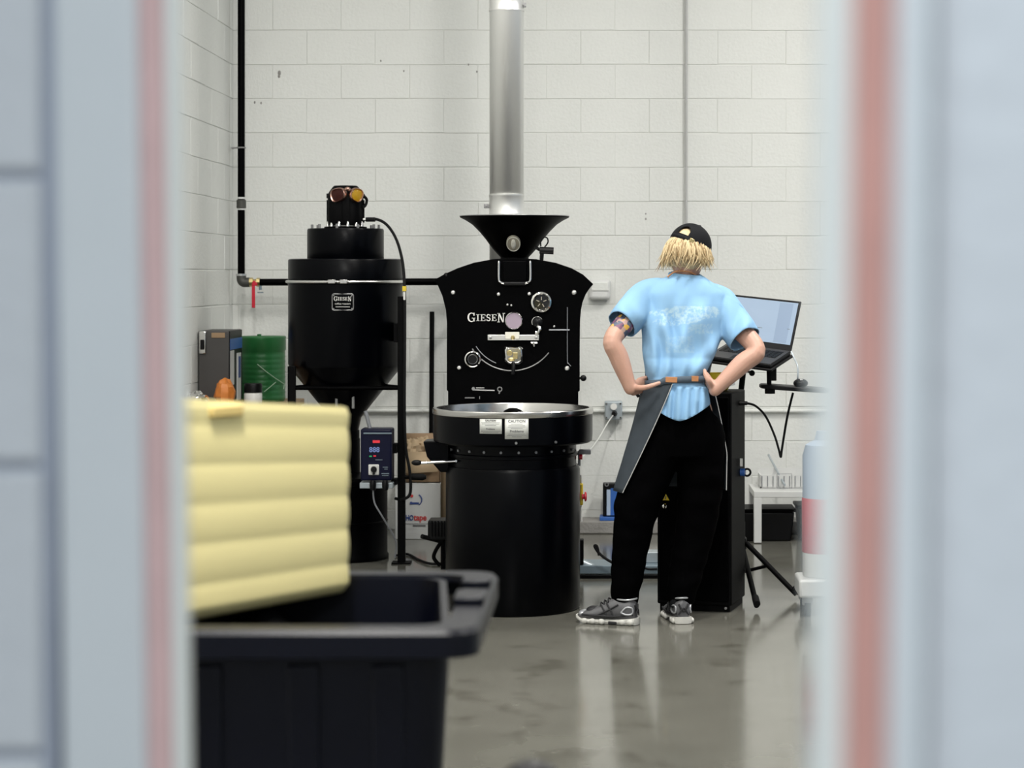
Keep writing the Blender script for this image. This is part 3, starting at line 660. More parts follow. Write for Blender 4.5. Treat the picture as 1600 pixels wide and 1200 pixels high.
# slide gate under the cone
for px in (526, 552): sl = MB().box(P(px, 626, CY-.16), (.014, .02, .085)).build('slide_gate', 'dull_metal', cy, bevel=.002)
m = MB(); m.box(P(539, 626, CY-.15), (.075, .015, .07)); m.torus(P(539, 623, CY-.162), (0, 1, 0), .024, .003, 24, 8, R(0), R(180), UX); m.build('gate_plate', 'black_coat', sl)
MB().cyl((CX, CY, z(672)), (CX, CY, z(688)), .075).build('outlet_spout', 'black_coat', cy)
dr = MB().lathe((CX, CY-.02, 0), [(.235, 0), (.235, .02), (.228, .03), (.228, .20), (.232, .205), (.228, .21), (.228, .40), (.235, .405), (.235, .43), (.22, .445), (.08, .46)], 64).build('chaff_drum', 'black_coat', cy)
MB().cyl((CX, CY, .45), (CX, CY, z(685)), .078).build('drum_inlet', 'black_coat', dr)
# valve handle reaching right of the front leg
m = MB(); m.cyl((LX1+.015, LY-.01, PZ(745, LY)), (PX(645, LY), LY-.01, PZ(745.5, LY)), .010, n=12); hv = m.build('valve_lever', 'black_matt', cy)
m = MB(); m.tube([P(640, 745, LY-.01), P(644, 745, LY-.01), P(661, 745.5, LY-.01), P(666, 745.5, LY-.01)], 0, 14, [.010, .018, .018, .010]); m.build('lever_grip', 'rubber', hv)
# motor cable, with yellow tie
pts = smooth_path([P(573, 343, CY-.02), P(590, 343, CY-.03), P(606, 353, CY-.06), P(620, 376, CY-.12), P(629, 410, CY-.2), P(632, 450, LY-.02), P(632.5, 520, LY-.03), P(632, 640, LY-.03), P(634, 700, LY-.03), P(640, 735, LY-.035), P(641, 770, LY-.03), P(630, 780, LY-.03), P(618, 779, LY+.02)], 8)
cb = MB().tube(pts, .008, 10).build('motor_cable', 'rubber', cy)
MB().cyl(P(572, 343, CY-.02), P(586, 343, CY-.028), .0125).build('cable_sleeve', 'rubber', cb)
m = MB(); m.box(P(632, 451, LY-.03), (.020, .03, .026)); m.build('cable_tie', 'yellow_paint', cb)
m = MB(); m.box(P(632, 462, LY-.03), (.010, .02, .045)); m.build('tie_tail', 'white_plastic', cb)

# goggles strapped round the motor
gz = z(304); gY = CY-.098
go = thing('goggles', 'aviator goggles with copper-coloured rims, one dark red and one amber lens, strapped round a motor', 'goggles', (CX, CY, z(320)))
def lens(cxp, cyp, w, h, rot, yaw, lm):
    kq = gY/FPX; c = Vector((PX(cxp, gY), gY+(abs(yaw)*.0), PZ(cyp, gY)))
    M = Matrix.Rotation(yaw, 3, 'Z') @ Matrix.Rotation(rot, 3, 'Y')
    def sh(s, dy): return [c+M @ Vector((math.copysign(abs(math.cos(a))**.8, math.cos(a))*w*kq/2*s, dy, math.copysign(abs(math.sin(a))**.8, math.sin(a))*h*kq/2*s*(1+.12*math.cos(a)*math.copysign(1, rot)))) for a in [2*PI*i/36 for i in range(36)]]
    rm = MB().loft([sh(1.0, .02), sh(1.06, .005), sh(1.04, -.006), sh(.94, -.012), sh(.84, -.008), sh(.80, 0)], caps=False).build('rim', 'copper', go)
    MB().loft([sh(.82, -.004), sh(.5, -.009), sh(.02, -.010)], caps=True).build('lens', lm, rm)
    return rm
lens(528.5, 304.5, 26, 21, R(-14), R(-24), 'red_lens')
lens(557, 304.5, 21, 21, R(22), R(30), 'amber_lens')
MB().tube(smooth_path([P(540, 296, gY-.012), P(543.5, 294.5, gY-.016), P(547, 297, gY-.012)], 4), .009, 10).build('bridge', 'copper', go)
st = []
for i in range(25):
    a = R(-32+i*244/24); st.append(Vector((CX+.101*math.cos(a), CY+.101*math.sin(a), gz-.008)))
m = MB(); m.loft([[p+Vector((0, 0, -.012)) for p in st], [p+Vector((0, 0, .012)) for p in st]], closed=False); m.build('strap', 'rubber', go, solid=.005)
m = MB(); m.tube(smooth_path([P(568, 306, CY-.06), P(573, 312, CY-.02), P(571, 321, CY-.02), P(566, 324, CY-.04)], 4), .008, 8); m.build('strap_end', 'rubber', go)

# frequency drive on the frame
YD = 11.40; kd = YD/FPX
fd = thing('speed_drive', 'navy blue speed drive box with red digits and white switch beside the cyclone leg', 'control box', P(590, 762, YD))
MB().box(P(590, 709, YD+.06), (49*kd, .14, 81*kd)).build('case', 'navy', fd, bevel=.010, seg=3)
MB().box(P(590, 677, YD-.012), (44*kd, .006, 2.2*kd)).build('case_groove', 'grey_blue', fd)
m = MB(); m.box(P(588, 690, YD-.012), (11*kd, .006, 4*kd)); m.build('red_display', 'led_red', fd)
g = text_mb('888', 11*kd, P(585, 703, YD-.013), UX, UZ, .003, .0006); g.build('display_digits', 'led_digit', fd, smooth=False)
m = MB(); m.box(P(579, 713, YD-.012), (4*kd, .005, 2*kd)); m.build('green_lamp', 'led_green', fd)
m = MB(); m.box(P(585.5, 712.5, YD-.012), (4*kd, .005, 2*kd)); m.build('red_lamp', 'led_red', fd)
m = MB(); m.box(P(592, 718.5, YD-.0115), (11*kd, .003, 1.0*kd)); m.box(P(602, 730, YD-.0115), (8*kd, .003, 1.0*kd)); m.box(P(603, 733, YD-.0115), (5*kd, .003, 1.0*kd)); m.box(P(602, 740, YD-.0115), (12*kd, .003, 1.6*kd)); m.box(P(602, 743, YD-.0115), (10*kd, .003, 1.0*kd)); m.build('printed_marks', 'grey_blue', fd)
sw = MB().box(P(584, 734, YD-.014), (16.5*kd, .010, 16.5*kd)).build('switch_plate', 'white_plastic', fd, bevel=.004)
m = MB(); m.cyl(P(584, 733.5, YD-.018), P(584, 733.5, YD-.045), .017, .014, 20); m.box(P(584, 737, YD-.045), (.010, .016, .032)); m.build('switch_knob', 'black_plastic', sw, bevel=.002)
MB().box(P(590, 757, YD+.05), (52*kd, .13, 9*kd)).build('bracket', 'steel_paint', fd, bevel=.003)
for px in (582.5, 602): MB().lathe(P(px, 757, YD-.03), [(.014, -.03), (.017, -.01), (.017, .012), (.012, .022)], 14).build('cable_gland', 'black_plastic', fd)
m = MB(); m.tube(smooth_path([P(583, 764, YD-.03), P(585, 785, YD-.03), P(596, 805, YD-.03), P(612, 832, YD), P(619, 850, YD+.02), P(617, 872, YD+.03)], 6), .0045, 8); m.build('drive_cable', 'grey_metal', fd)
m = MB(); m.tube([P(571, 642, YD+.05), P(578, 669, YD+.05)], .010, 10); m.build('conduit_stub', 'grey_metal', fd)
m = MB(); m.box(P(616.5, 700, YD+.09), (.03, .09, .05)); m.box(P(617, 752, YD+.09), (.03, .09, .03)); m.build('mounting_arm', 'black_matt', fd)
# ------------------------------------------------------------------ workbench corner on the left
YB = 12.35; zb = PZ(642, 11.7)
wbn = thing('workbench', 'low wooden workbench in the wall corner beside the cyclone, largely hidden', 'bench', (-1.99, 12.15, 0))
bx0, bx1, by0, by1 = XL+.02, -1.80, 11.62, 12.90
zb = .80
MB().bx(bx0, bx1, by0, by1, zb-.035, zb).build('top', 'wood', wbn, bevel=.004)
for x in (bx0+.04, bx1-.04):
    for y in (by0+.04, by1-.04): MB().bx(x-.025, x+.025, y-.025, y+.025, 0, zb-.035).build('leg', 'wood', wbn)
MB().bx(bx0+.05, bx1-.05, by0+.03, by0+.05, zb-.12, zb-.035).build('apron_board', 'wood', wbn)
# dark case with printed end
Yc0 = 11.95; x1 = PX(358, Yc0); x0 = XL+.012; zt = PZ(517, Yc0)
cs = thing('storage_case', 'dark grey case with a steel latch and a blue and white printed end', 'case', ((x0+x1)/2, Yc0+.25, zb))
MB().bx(x0, x1, Yc0, Yc0+.40, zb+.001, zt).build('body', 'case_grey', cs, bevel=.006)
lt = P(317, 535, Yc0); m = MB(); m.box(lt+Vector((0, -.006, 0)), (.040, .014, .125)); la = m.build('latch', 'chrome', cs, bevel=.006)
MB().box(lt+Vector((0, -.016, -.012)), (.022, .012, .055)).build('latch_tongue', 'black_plastic', la, bevel=.004)
m = MB(); m.box(P(341, 524, Yc0)+Vector((0, -.002, 0)), (.075, .004, .028)); m.build('worn_label', 'wood', cs, bevel=.002)
xe = x1+.002; h = zt-zb
MB().bx(x1-.002, xe+.002, Yc0+.004, Yc0+.396, zb+.004, zt-.002).build('printed_panel', 'black_plastic', cs)
m = MB(); m.bx(xe, xe+.004, Yc0+.01, Yc0+.39, zt-.105, zt-.045); m.build('blue_stripe', 'blue_print', cs)
m = MB(); m.bx(xe, xe+.004, Yc0+.015, Yc0+.13, zt-.30, zt-.11); m.build('white_stripe', 'white_card', cs)
m = MB(); m.bx(xe, xe+.006, Yc0+.22, Yc0+.34, zb+.03, zt-.13); ws = m.build('white_stripe', 'white_card', cs)
m = MB(); m.bx(xe+.004, xe+.008, Yc0+.26, Yc0+.32, zt-.27, zt-.15); m.build('blue_mark', 'print_blue', ws)
# green ribbed drum with string
Yg = 12.60; gx = PX(410, Yg); gr = 36.5*Yg/FPX; zt2 = PZ(525, Yg); prof = [(gr*.93, zb+.001)]
zz = zb+.015
while zz < zt2-.10:
    prof += [(gr*.965, zz), (gr*.985, zz+.009), (gr*.965, zz+.018)]; zz += .0295
prof += [(gr*.97, zt2-.085), (gr, zt2-.08), (gr, zt2-.012), (gr*1.01, zt2-.006), (gr*.98, zt2), (gr*.3, zt2+.002)]
gd = thing('green_drum', 'dark green ribbed plastic drum on the bench beside the cyclone', 'drum', (gx, Yg, zb))
MB().lathe((gx, Yg, 0), prof, 56).build('drum_body', 'green_drum', gd, ang=60)
MB().lathe((gx-.01, Yg-.05, 0), [(.012, zt2), (.012, zt2+.012), (.001, zt2+.013)], 14).build('cap', 'green_drum', gd)
fr = lambda px, py: P(px, py, Yg-gr*math.cos(math.asin(max(-.98, min(.98, (px-410)/36.5))))-.006)
m = MB()
m.tube([fr(402, 569), fr(415, 580), fr(430, 591), fr(438, 596), fr(445, 601)], .0028, 6); m.tube([fr(413, 612), fr(424, 603), fr(431, 597)], .0028, 6); m.tube([fr(444, 602), fr(443, 608)], .0028, 6)
m.build('string', 'string', gd)
# white jar with black lid
Yj = 12.0; jx = PX(395.5, Yj); jr = 14*Yj/FPX
jr_ = thing('jar', 'white jar with a black screw lid in front of the green drum', 'jar', (jx, Yj, zb))
MB().lathe((jx, Yj, 0), [(jr*.96, zb+.001), (jr, zb+.006), (jr, PZ(614, Yj)-.004), (jr*.9, PZ(613, Yj))], 32).build('jar_body', 'white_plastic', jr_)
MB().lathe((jx, Yj, 0), [(jr*1.0, PZ(613, Yj)), (jr*1.0, PZ(601, Yj)), (jr*.93, PZ(599, Yj)), (.001, PZ(598.6, Yj))], 32).build('lid', 'black_plastic', jr_)
# crumpled orange bag and foil in front of the case
def crumple(c, size, m, seed, parent=None, name='bag', amp=.25, n=18):
    mb = MB(); mb.sphere((0, 0, 0), 1.0, n, n//2+2); 
    for p in mb.v:
        q = p.copy(); d = 1+amp*noise.noise(q*2.1+Vector((seed, 0, 0)))+amp*.6*noise.noise(q*5+Vector((0, seed, 0)))
        p.xyz = Vector((q.x*size[0]*d, q.y*size[1]*d, max(-1, q.z*d)*size[2]))+Vector(c)
    return mb.build(name, m, parent, ang=18)
o = crumple((PX(348, 11.75), 11.80, zb+.085), (.055, .05, .085), 'orange', 3.1, name='paper_bag'); tag(o, 'crumpled orange bag on the bench in front of the dark case', 'bag')
o = crumple((PX(306, 11.72), 11.72, zb+.052), (.075, .05, .052), 'chrome', 8.2, name='foil_pack'); tag(o, 'crumpled silver foil pack beside the orange bag', 'pack')

# ------------------------------------------------------------------ boxes by the wall
Yb = 12.60; bxa, bxb = PX(617, Yb), PX(688, Yb); zt = PZ(755, Yb)
wc = thing('carton', 'white carton printed with blue and red tape lettering, standing on the floor by the wall', 'box', ((bxa+bxb)/2, Yb+.14, 0))
MB().bx(bxa, bxb, Yb, Yb+.26, 0.0, zt).build('carton_body', 'white_card', wc, bevel=.004)
MB().bx((bxa+bxb)/2-.001, (bxa+bxb)/2+.001, Yb-.001, Yb+.25, zt, zt+.0012).build('tape_seam', 'kraft', wc)
ky = Yb/FPX
g = text_mb('ECHO', 11.5*ky, P(646, 809.5, Yb-.0015), UX, UZ, .002, .0014, align='RIGHT', sx=.68); g.build('blue_lettering', 'print_blue', wc, smooth=False)
g = text_mb('tape', 13.4*ky, P(646.5, 809, Yb-.0015), UX, UZ, .002, .0014, align='LEFT', sx=.86); g.build('red_lettering', 'print_red', wc, smooth=False)
m = MB(); m.box(P(648, 818.5, Yb-.001), (42*ky, .002, .0022)); m.box(P(655, 821.5, Yb-.001), (20*ky, .002, 2.6*ky)); m.build('small_print', 'print_grey', wc)
m = MB(); m.torus(P(650, 781, Yb-.001), (0, -1, 0), 9*ky, .0035, 20, 6, R(-60), R(60), UX); m.box(P(648.5, 786.5, Yb-.001), (12*ky, .003, 3*ky)); m.cyl(P(642.5, 786, Yb-.001), P(642.5, 786, Yb-.004), 2.2*ky, n=12); m.build('logo', 'print_blue', wc)
m = MB(); m.cyl(P(643.5, 775, Yb-.001), P(643.5, 775, Yb-.004), 2.3*ky, n=14); m.build('logo_dot', 'print_red', wc)
bc = thing('carton', 'open brown cardboard carton holding crumpled kraft paper, on top of the white carton', 'box', ((bxa+bxb)/2, Yb+.17, zt))
Y2 = Yb+.02; xa, xb = bxa+.03, bxb-.002; z0 = zt+.002; z1 = PZ(706, Y2)
th = .004
m = MB(); m.bx(xa, xb, Y2, Y2+.24, z0, z0+th); m.bx(xa, xb, Y2, Y2+th, z0, z1); m.bx(xa, xb, Y2+.236, Y2+.24, z0, z1); m.bx(xa, xa+th, Y2, Y2+.24, z0, z1); m.bx(xb-th, xb, Y2, Y2+.24, z0, z1); m.build('carton_body', 'cardboard', bc)
m = MB(); m.add([(xa, Y2+.24, z1), (xb, Y2+.24, z1), (xb+.01, Y2+.255, PZ(676, Y2+.3)), (xa, Y2+.255, PZ(676, Y2+.3))], [(0, 1, 2, 3)]); m.build('rear_flap', 'cardboard', bc, solid=.004)
m = MB(); m.add([(xa, Y2, z1), (xb, Y2, z1), (xb-.01, Y2-.06, z1-.11), (xa+.02, Y2-.07, z1-.12)], [(0, 1, 2, 3)]); m.build('front_flap', 'kraft', bc, solid=.004)
for q, (px, py, sx) in enumerate(((645, 702, .05), (662, 698, .06), (676, 703, .05))):
    o = crumple(P(px, py, Y2+.09+.05*q), (sx, .06, .055), 'kraft', 5.0+q*3, bc, 'kraft_paper', .45)
o = thing('cardboard_sheet', 'kraft cardboard sheet standing between the white carton and the roaster', 'sheet', P(693, 842, 12.6))
m = MB(); a = P(686, 732, 12.62); b = P(702, 722, 12.5); a.x += .012; m.add([(a.x, a.y, 0.0), (b.x+.04, b.y, 0.0), (b.x+.04, b.y, b.z), (a.x, a.y, a.z)], [(0, 1, 2, 3)]); m.build('panel', 'kraft', o, solid=.006)

# ------------------------------------------------------------------ blower beside the roaster
YM = 11.25
bl = thing('blower', 'small black blower unit with a foot bracket on the floor behind the roaster', 'blower', P(683, 892, YM))
MB().box(P(690, 826, YM), (.13, .16, .10)).build('motor_box', 'black_plastic', bl, bevel=.008)
m = MB()
for q in range(6): m.box(P(675+q*5, 826, YM-.083), (.006, .01, .08))
m.build('vent_ribs', 'black_matt', bl)
m = MB(); m.tube([P(659, 838, YM-.1), P(690, 846, YM-.02)], .012, 10); m.build('pedal', 'rubber', bl)
m = MB(); m.tube(smooth_path([P(690, 846, YM), P(681, 860, YM), P(678, 872, YM), P(688, 884, YM)], 5), .010, 10); m.tube([P(693, 843, YM), P(693, 890, YM)], .014, 10); m.build('stand', 'black_matt', bl)
zf = .008
fl = lambda px, py: Vector((PX(px, FPX*(CAM_H-zf)/(py-VY)), FPX*(CAM_H-zf)/(py-VY), zf))
m = MB(); m.tube(smooth_path([fl(618, 868), fl(637, 866), fl(655, 875), fl(675, 881), fl(705, 879)], 6), .007, 8); tag(m.build('floor_cable', 'rubber'), 'black cable lying on the floor between the cyclone leg and the blower', 'cable')

# ------------------------------------------------------------------ hand truck lying behind the person
ht = thing('hand_truck', 'pale steel hand truck frame lying on the floor behind the person', 'hand truck', P(965, 905, 11.15))
m = MB(); m.bx(PX(906, 11.2), PX(1032, 11.2), 11.05, 11.30, .012, .055); m.build('toe_plate', 'grey_blue', ht, bevel=.004)
m = MB(); m.tube([P(906, 878, 11.1), P(935, 891, 11.1), P(975, 908, 11.08)], .020, 12); m.build('diagonal_tube', 'steel_paint', ht)
m = MB(); m.bx(PX(904, 11.0), PX(1035, 11.0), 10.97, 11.0, .0, .016); m.build('base_rail', 'black_matt', ht)
m = MB(); m.bx(PX(975, 11.25), PX(1032, 11.25), 11.15, 11.27, .055, .11); m.build('step', 'steel_paint', ht, bevel=.004)
m = MB(); m.bx(PX(904, 11.1), PX(912, 11.1), 11.05, 11.12, .06, PZ(842, 11.1)); m.build('upright', 'black_matt', ht, bevel=.004)
m = MB(); m.tube(smooth_path([P(962, 882, 11.0), P(945, 872, 11.0), P(934, 862, 11.0), P(929, 853, 11.0), P(933, 854, 11.0), P(936, 868, 11.0)], 5), .007, 8); m.tube(smooth_path([P(1000, 884, 11.05), P(1012, 889, 11.05), P(1027, 889, 11.05)], 4), .005, 6); m.build('lashing_cord', 'rubber', ht)

# case and blue tray on the curb
t = thing('file_case', 'black case with a blue front standing in a blue tray on the concrete curb', 'case', P(955, 812, 12.95))
zc0 = .075
MB().bx(PX(937, 12.95), PX(985, 12.95), 12.88, 13.03, zc0, zc0+.022).build('blue_tray', 'blue_print', t, bevel=.004)
MB().bx(PX(942, 12.95), PX(985, 12.95), 12.92, 13.02, zc0+.022, PZ(755, 12.95)).build('case_body', 'black_plastic', t, bevel=.006)
m = MB(); a = PX(948, 12.92); m.bx(a, a+.022, 12.912, 12.922, zc0+.03, PZ(765, 12.92)); m.build('pale_strip', 'pale_blue', t)
m = MB(); a = PX(954, 12.92); m.bx(a, a+.09, 12.912, 12.922, zc0+.03, PZ(763, 12.92)); m.build('blue_front', 'blue_print', t)
m = MB(); m.torus(P(948, 757, 12.90), (0, 1, 0), .010, .003, 16, 6); m.build('ring_tab', 'dull_metal', t)

# ------------------------------------------------------------------ control cabinet
A = P(1027, 953, 9.945); B = P(1143, 958, 9.86); A.z = B.z = 0
yaw = math.atan2(B.y-A.y, B.x-A.x); wd = (B-A).length; dp = .33
kc = thing('control_cabinet', 'tall narrow black steel control cabinet behind the person', 'cabinet', A, yaw)
def L(x, y, z): return wmat(kc) @ Vector((x, y, z))
hc = PZ(613, 9.9)
def lb(x0, x1, y0, y1, z0, z1):
    m = MB(); m.bx(x0, x1, y0, y1, z0, z1); m.v = [wmat(kc) @ p for p in m.v]; return m
lb(0, wd, 0, dp, .03, hc).build('body', 'black_matt', kc, bevel=.006)
lb(.01, wd-.01, .012, dp-.01, 0, .03).build('plinth', 'black_matt', kc)
dr = lb(.012, wd-.012, -.012, 0, .05, hc-.02).build('door', 'black_coat', kc, bevel=.004)
m = MB(); c = L((1041-1027)/116*wd, -.013, PZ(790, 9.93)); nrm = Vector((math.sin(yaw), -math.cos(yaw), 0)); m.lathe(c, [(.014, 0), (.014, .01), (.010, .022), (.001, .024)], 16, nrm); m.build('door_lock', 'chrome', dr)
wt = L((1041-1027)/116*wd, -.0125, PZ(777, 9.93)); ux = Vector((math.cos(yaw), math.sin(yaw), 0))
m = MB(); m.prism([(-.018, -.013), (.018, -.013), (0, .019)], wt, ux, UZ, nrm, .0015); wn_ = m.build('warning_triangle', 'yellow_paint', dr)
m = MB(); m.prism([(-.0035, -.008), (.0015, -.008), (.004, .008), (-.001, .006)], wt+nrm*.0015, ux, UZ, nrm, .001); m.build('bolt_symbol', 'print_grey', wn_)
for fx, py in ((.30, 670), (.62, 668), (.72, 675), (.71, 712), (.72, 748), (.93, 948)):
    m = MB(); c = L(fx*wd, -.012, PZ(py, 9.9)); m.lathe(c, [(.006, 0), (.006, .004), (.001, .005)], 10, nrm); m.build('screw', 'dull_metal', dr)
m = MB(); c = L(.66*wd, -.013, PZ(624, 9.9)); m.prism([(-.014, .012), (.014, .012), (.004, -.02), (-.004, -.02)], c, ux, UZ, nrm, .006); m.build('badge', 'steel_brushed', dr)
m = MB(); c = L(wd, .22, PZ(737, 10.1)); sd = Vector((math.cos(yaw), math.sin(yaw), 0)); m.cyl(c, c+sd*.022, .018, n=14); cn = m.build('side_connector', 'blue_print', kc)
m = MB(); m.torus(c+sd*.03, Vector((0, 1, 0)), .016, .005, 20, 8); m.build('connector_loop', 'rubber', cn)
m = MB(); m.box(c+Vector((0, -.05, .05)), (.012, .02, .035)); m.build('white_tag', 'white_plastic', cn)
gl = L(wd, .2, PZ(629, 10.1)); m = MB(); m.cyl(gl, gl+sd*.035, .012, .009, 12); m.build('cable_gland', 'black_plastic', kc)
# things on top of the cabinet
by = L(.72*wd, .20, hc)
bw = thing('bowl', 'yellow bowl of brown coffee samples on top of the black cabinet', 'bowl', by)
MB().lathe(by, [(.035, .001), (.04, .004), (.062, .045), (.072, .078), (.074, .08), (.069, .077), (.058, .045), (.036, .012), (.001, .010)], 36).build('bowl_shell', 'yellow_paint', bw)
MB().lathe(by, [(.059, .048), (.045, .056), (.001, .062)], 24).build('coffee', 'wood', bw)
M_ = Matrix.Rotation(yaw+.5, 3, 'Z') @ Matrix.Rotation(R(-16), 3, 'Y')
o = MB().box(L(wd-.06, .075, hc+.028), (.10, .10, .016), M_)
tag(o.build('notepad', 'white_card', None, bevel=.002), 'white notepad tilted on the cabinet top by the right hand', 'notepad')

# ------------------------------------------------------------------ laptop stand, laptop, mouse
HX, HY = PX(1157, 10.42), 10.42
ls = thing('laptop_stand', 'black tripod stand carrying the laptop and a small mouse shelf', 'stand', (HX, HY, 0))
HL = P(1137, 536, 10.27); HR = P(1236, 549, 10.12)
wv = (HR-HL); lw = wv.length; wv.normalize()
dv = Vector((-.135, -.20, -.055)); dv = (dv-wv*dv.dot(wv)).normalized(); nv = wv.cross(dv).normalized(); nv = nv if nv.z > 0 else -nv
ld_ = .235
MC = HL+wv*lw*.5+dv*ld_*.5
M3 = Matrix((wv, dv, nv)).transposed()
tp = MB().box(MC-nv*.024, (lw+.02, ld_+.02, .012), M3).build('laptop_plate', 'black_plastic', ls, bevel=.004)
top = MC-nv*.03
MB().tube([(HX, HY, .30), (HX, HY, .95), (HX+.01, HY-.06, top.z-.06), (top.x-.03, HY-.12, top.z-.01), top+Vector((-.01, .02, 0))], .014, 14).build('pole', 'black_matt', ls)
hbz = .30
MB().lathe((HX, HY, 0), [(.02, hbz-.09), (.03, hbz-.08), (.03, hbz-.03), (.022, hbz-.02), (.022, hbz+.05), (.014, hbz+.055)], 20).build('hub', 'black_plastic', ls)
feet = [Vector((PX(1247, 10.26), 10.26, 0)), Vector((PX(1181, 9.89)+.006, 9.89, 0)), Vector((HX-.30, HY+.34, 0))]
for ft in feet:
    a = Vector((HX, HY, hbz-.05)); d = (ft+Vector((0, 0, .018))-a); e = a+d*.97
    a = a+Vector((d.x, d.y, 0)).normalized()*.03
    lg = MB().tube([a, e], .0125, 12).build('leg', 'black_matt', ls)
    MB().tube([a+d*.83, a+d*.93], .0165, 12).build('rubber_foot', 'rubber', lg)
    h_ = a+d*.42; MB().tube([Vector((HX, HY, .11))+Vector((d.x, d.y, 0)).normalized()*.012, h_], .008, 8).build('brace', 'black_matt', ls)
MB().tube([(HX, HY, .30), (HX, HY, .09)], .012, 12).build('lower_tube', 'black_matt', ls)
Ysx = 10.02
m = MB(); m.tube([P(1201, 566, Ysx+.02), P(1202, 606, Ysx)], .011, 10); m.build('drop_post', 'black_matt', ls)
m = MB(); m.box(P(1207.5, 581, Ysx+.035), (.034, .012, .082)); m.build('drop_bracket', 'black_plastic', ls, bevel=.003)
m = MB(); out = []
zs = PZ(607, Ysx)
for i in range(40):
    a = 2*PI*i/40; c_, s_ = math.cos(a), math.sin(a); out.append((math.copysign(abs(c_)**.55, c_)*.165, math.copysign(abs(s_)**.7, s_)*.10))
sc = Vector((PX(1187, Ysx)+.165, Ysx+.03, zs))
rt = Matrix.Rotation(R(4), 3, 'Y')
m.loft([[sc+rt @ Vector((x*f_, y*f_, zz)) for x, y in out] for f_, zz in ((.96, -.010), (1.0, -.006), (1.0, .006), (.96, .010))]); m.build('mouse_shelf', 'black_plastic', ls)
m = MB(); m.cyl(P(1203, 606, Ysx), P(1203, 615, Ysx), .024, n=18); m.build('clamp_knob', 'rubber', ls)
m = MB(); m.sphere(P(1175, 583, 10.1), .014); m.cyl(P(1168, 580, 10.15), P(1175, 583, 10.1), .006); m.build('adjust_knob', 'black_plastic', ls)
lp = thing('laptop', 'open black laptop with a pale blue screen on the tripod stand', 'laptop', MC-nv*.018)
MB().box(MC-nv*.008, (lw, ld_, .018), M3).build('base', 'laptop_body', lp, bevel=.005)
dk = MB().box(MC+nv*.0018, (lw-.006, ld_-.006, .002), M3).build('deck', 'laptop_deck', lp)
km = None; kb = MB()
for r_ in range(5):
    for c_ in range(13):
        kb_ = MC+wv*((c_-6)*lw*.068)+dv*(-ld_*.30+r_*ld_*.088)+nv*.0035
        kb.box(kb_, (lw*.058, ld_*.072, .003), M3)
ko = kb.build('keys', 'black_plastic', dk, smooth=False); ko['kind'] = 'stuff'
MB().box(MC+dv*ld_*.33+nv*.0032, (lw*.30, ld_*.24, .001), M3).build('touchpad', 'laptop_body', dk)
TL = P(1147, 460, 10.36); TR = P(1252, 471, 10.21)
sv = ((TL-HL)+(TR-HR))/2; sv = (sv-wv*sv.dot(wv)*.0); shh = sv.length
wv2 = (TR-TL).normalized(); 
quad = [HL, HR, TR, TL]; sn = wv.cross(sv).normalized(); sn = sn if sn.y < 0 else -sn
def Q(u_, v_, d_=0.0): return HL*(1-u_)*(1-v_)+HR*u_*(1-v_)+TR*u_*v_+TL*(1-u_)*v_+sn*d_
def qp(u0, u1, v0, v1, d0, d1):
    m = MB(); m.loft([[Q(u0, v0, d0), Q(u1, v0, d0), Q(u1, v1, d0), Q(u0, v1, d0)], [Q(u0, v0, d1), Q(u1, v0, d1), Q(u1, v1, d1), Q(u0, v1, d1)]]); return m
ld2 = qp(0, 1, .0, 1, -.008, 0).build('lid', 'laptop_body', lp, bevel=.003)
scr = qp(.035, .965, .12, .955, .0, .0012).build('screen', 'screen', ld2, smooth=False)
qp(.70, .90, .14, .93, .0012, .0018).build('screen_sidebar', 'screen_dim', scr, smooth=False)
m = qp(.36, .50, .385, .392, .0012, .002); n_ = qp(.875, .915, .42, .427, .0012, .002); m.add(n_.v, n_.f); m.build('screen_lines', 'print_grey', scr, smooth=False)
Mo = P(1251, 598, Ysx-.01)
ms = thing('mouse', 'black computer mouse on the mouse shelf', 'mouse', Mo)
Mo2 = Vector((Mo.x, Mo.y, sc.z+.0125-math.sin(R(4))*(Mo.x-sc.x)))
m = MB(); m.sphere(Mo2+Vector((0, 0, .014)), (.034, .045, .021), 24, 14)
for p in m.v: p.z = max(p.z, Mo2.z-.001)
m.build('shell', 'black_plastic', ms)
MB().cyl(Mo2+Vector((-.006, -.03, .030)), Mo2+Vector((.006, -.03, .030)), .007, n=12).build('wheel', 'dull_metal', ms)
m = MB(); m.tube(smooth_path([Q(1, .0, 0)+Vector((.0, -.01, .0)), P(1241, 560, 10.08), P(1246, 572, 10.04), P(1246.5, 590, 10.02), Mo2+Vector((-.015, .03, .025))], 6), .004, 8); m.build('mouse_cord', 'steel_paint', ms)
# cable drooping from the cabinet and the rod-like lead up to the shelf
m = MB(); m.tube(smooth_path([gl+sd*.03, P(1180, 634, 10.1), P(1196, 650, 10.1), P(1210, 680, 10.1), P(1217, 703, 10.1), P(1220, 714, 10.1), P(1222, 700, 10.1), P(1230, 652, 10.08), P(1239, 614, 10.05)], 8), .0055, 8)
tag(m.build('hanging_cable', 'rubber'), 'black cable looping down between the cabinet and the mouse shelf', 'cable')

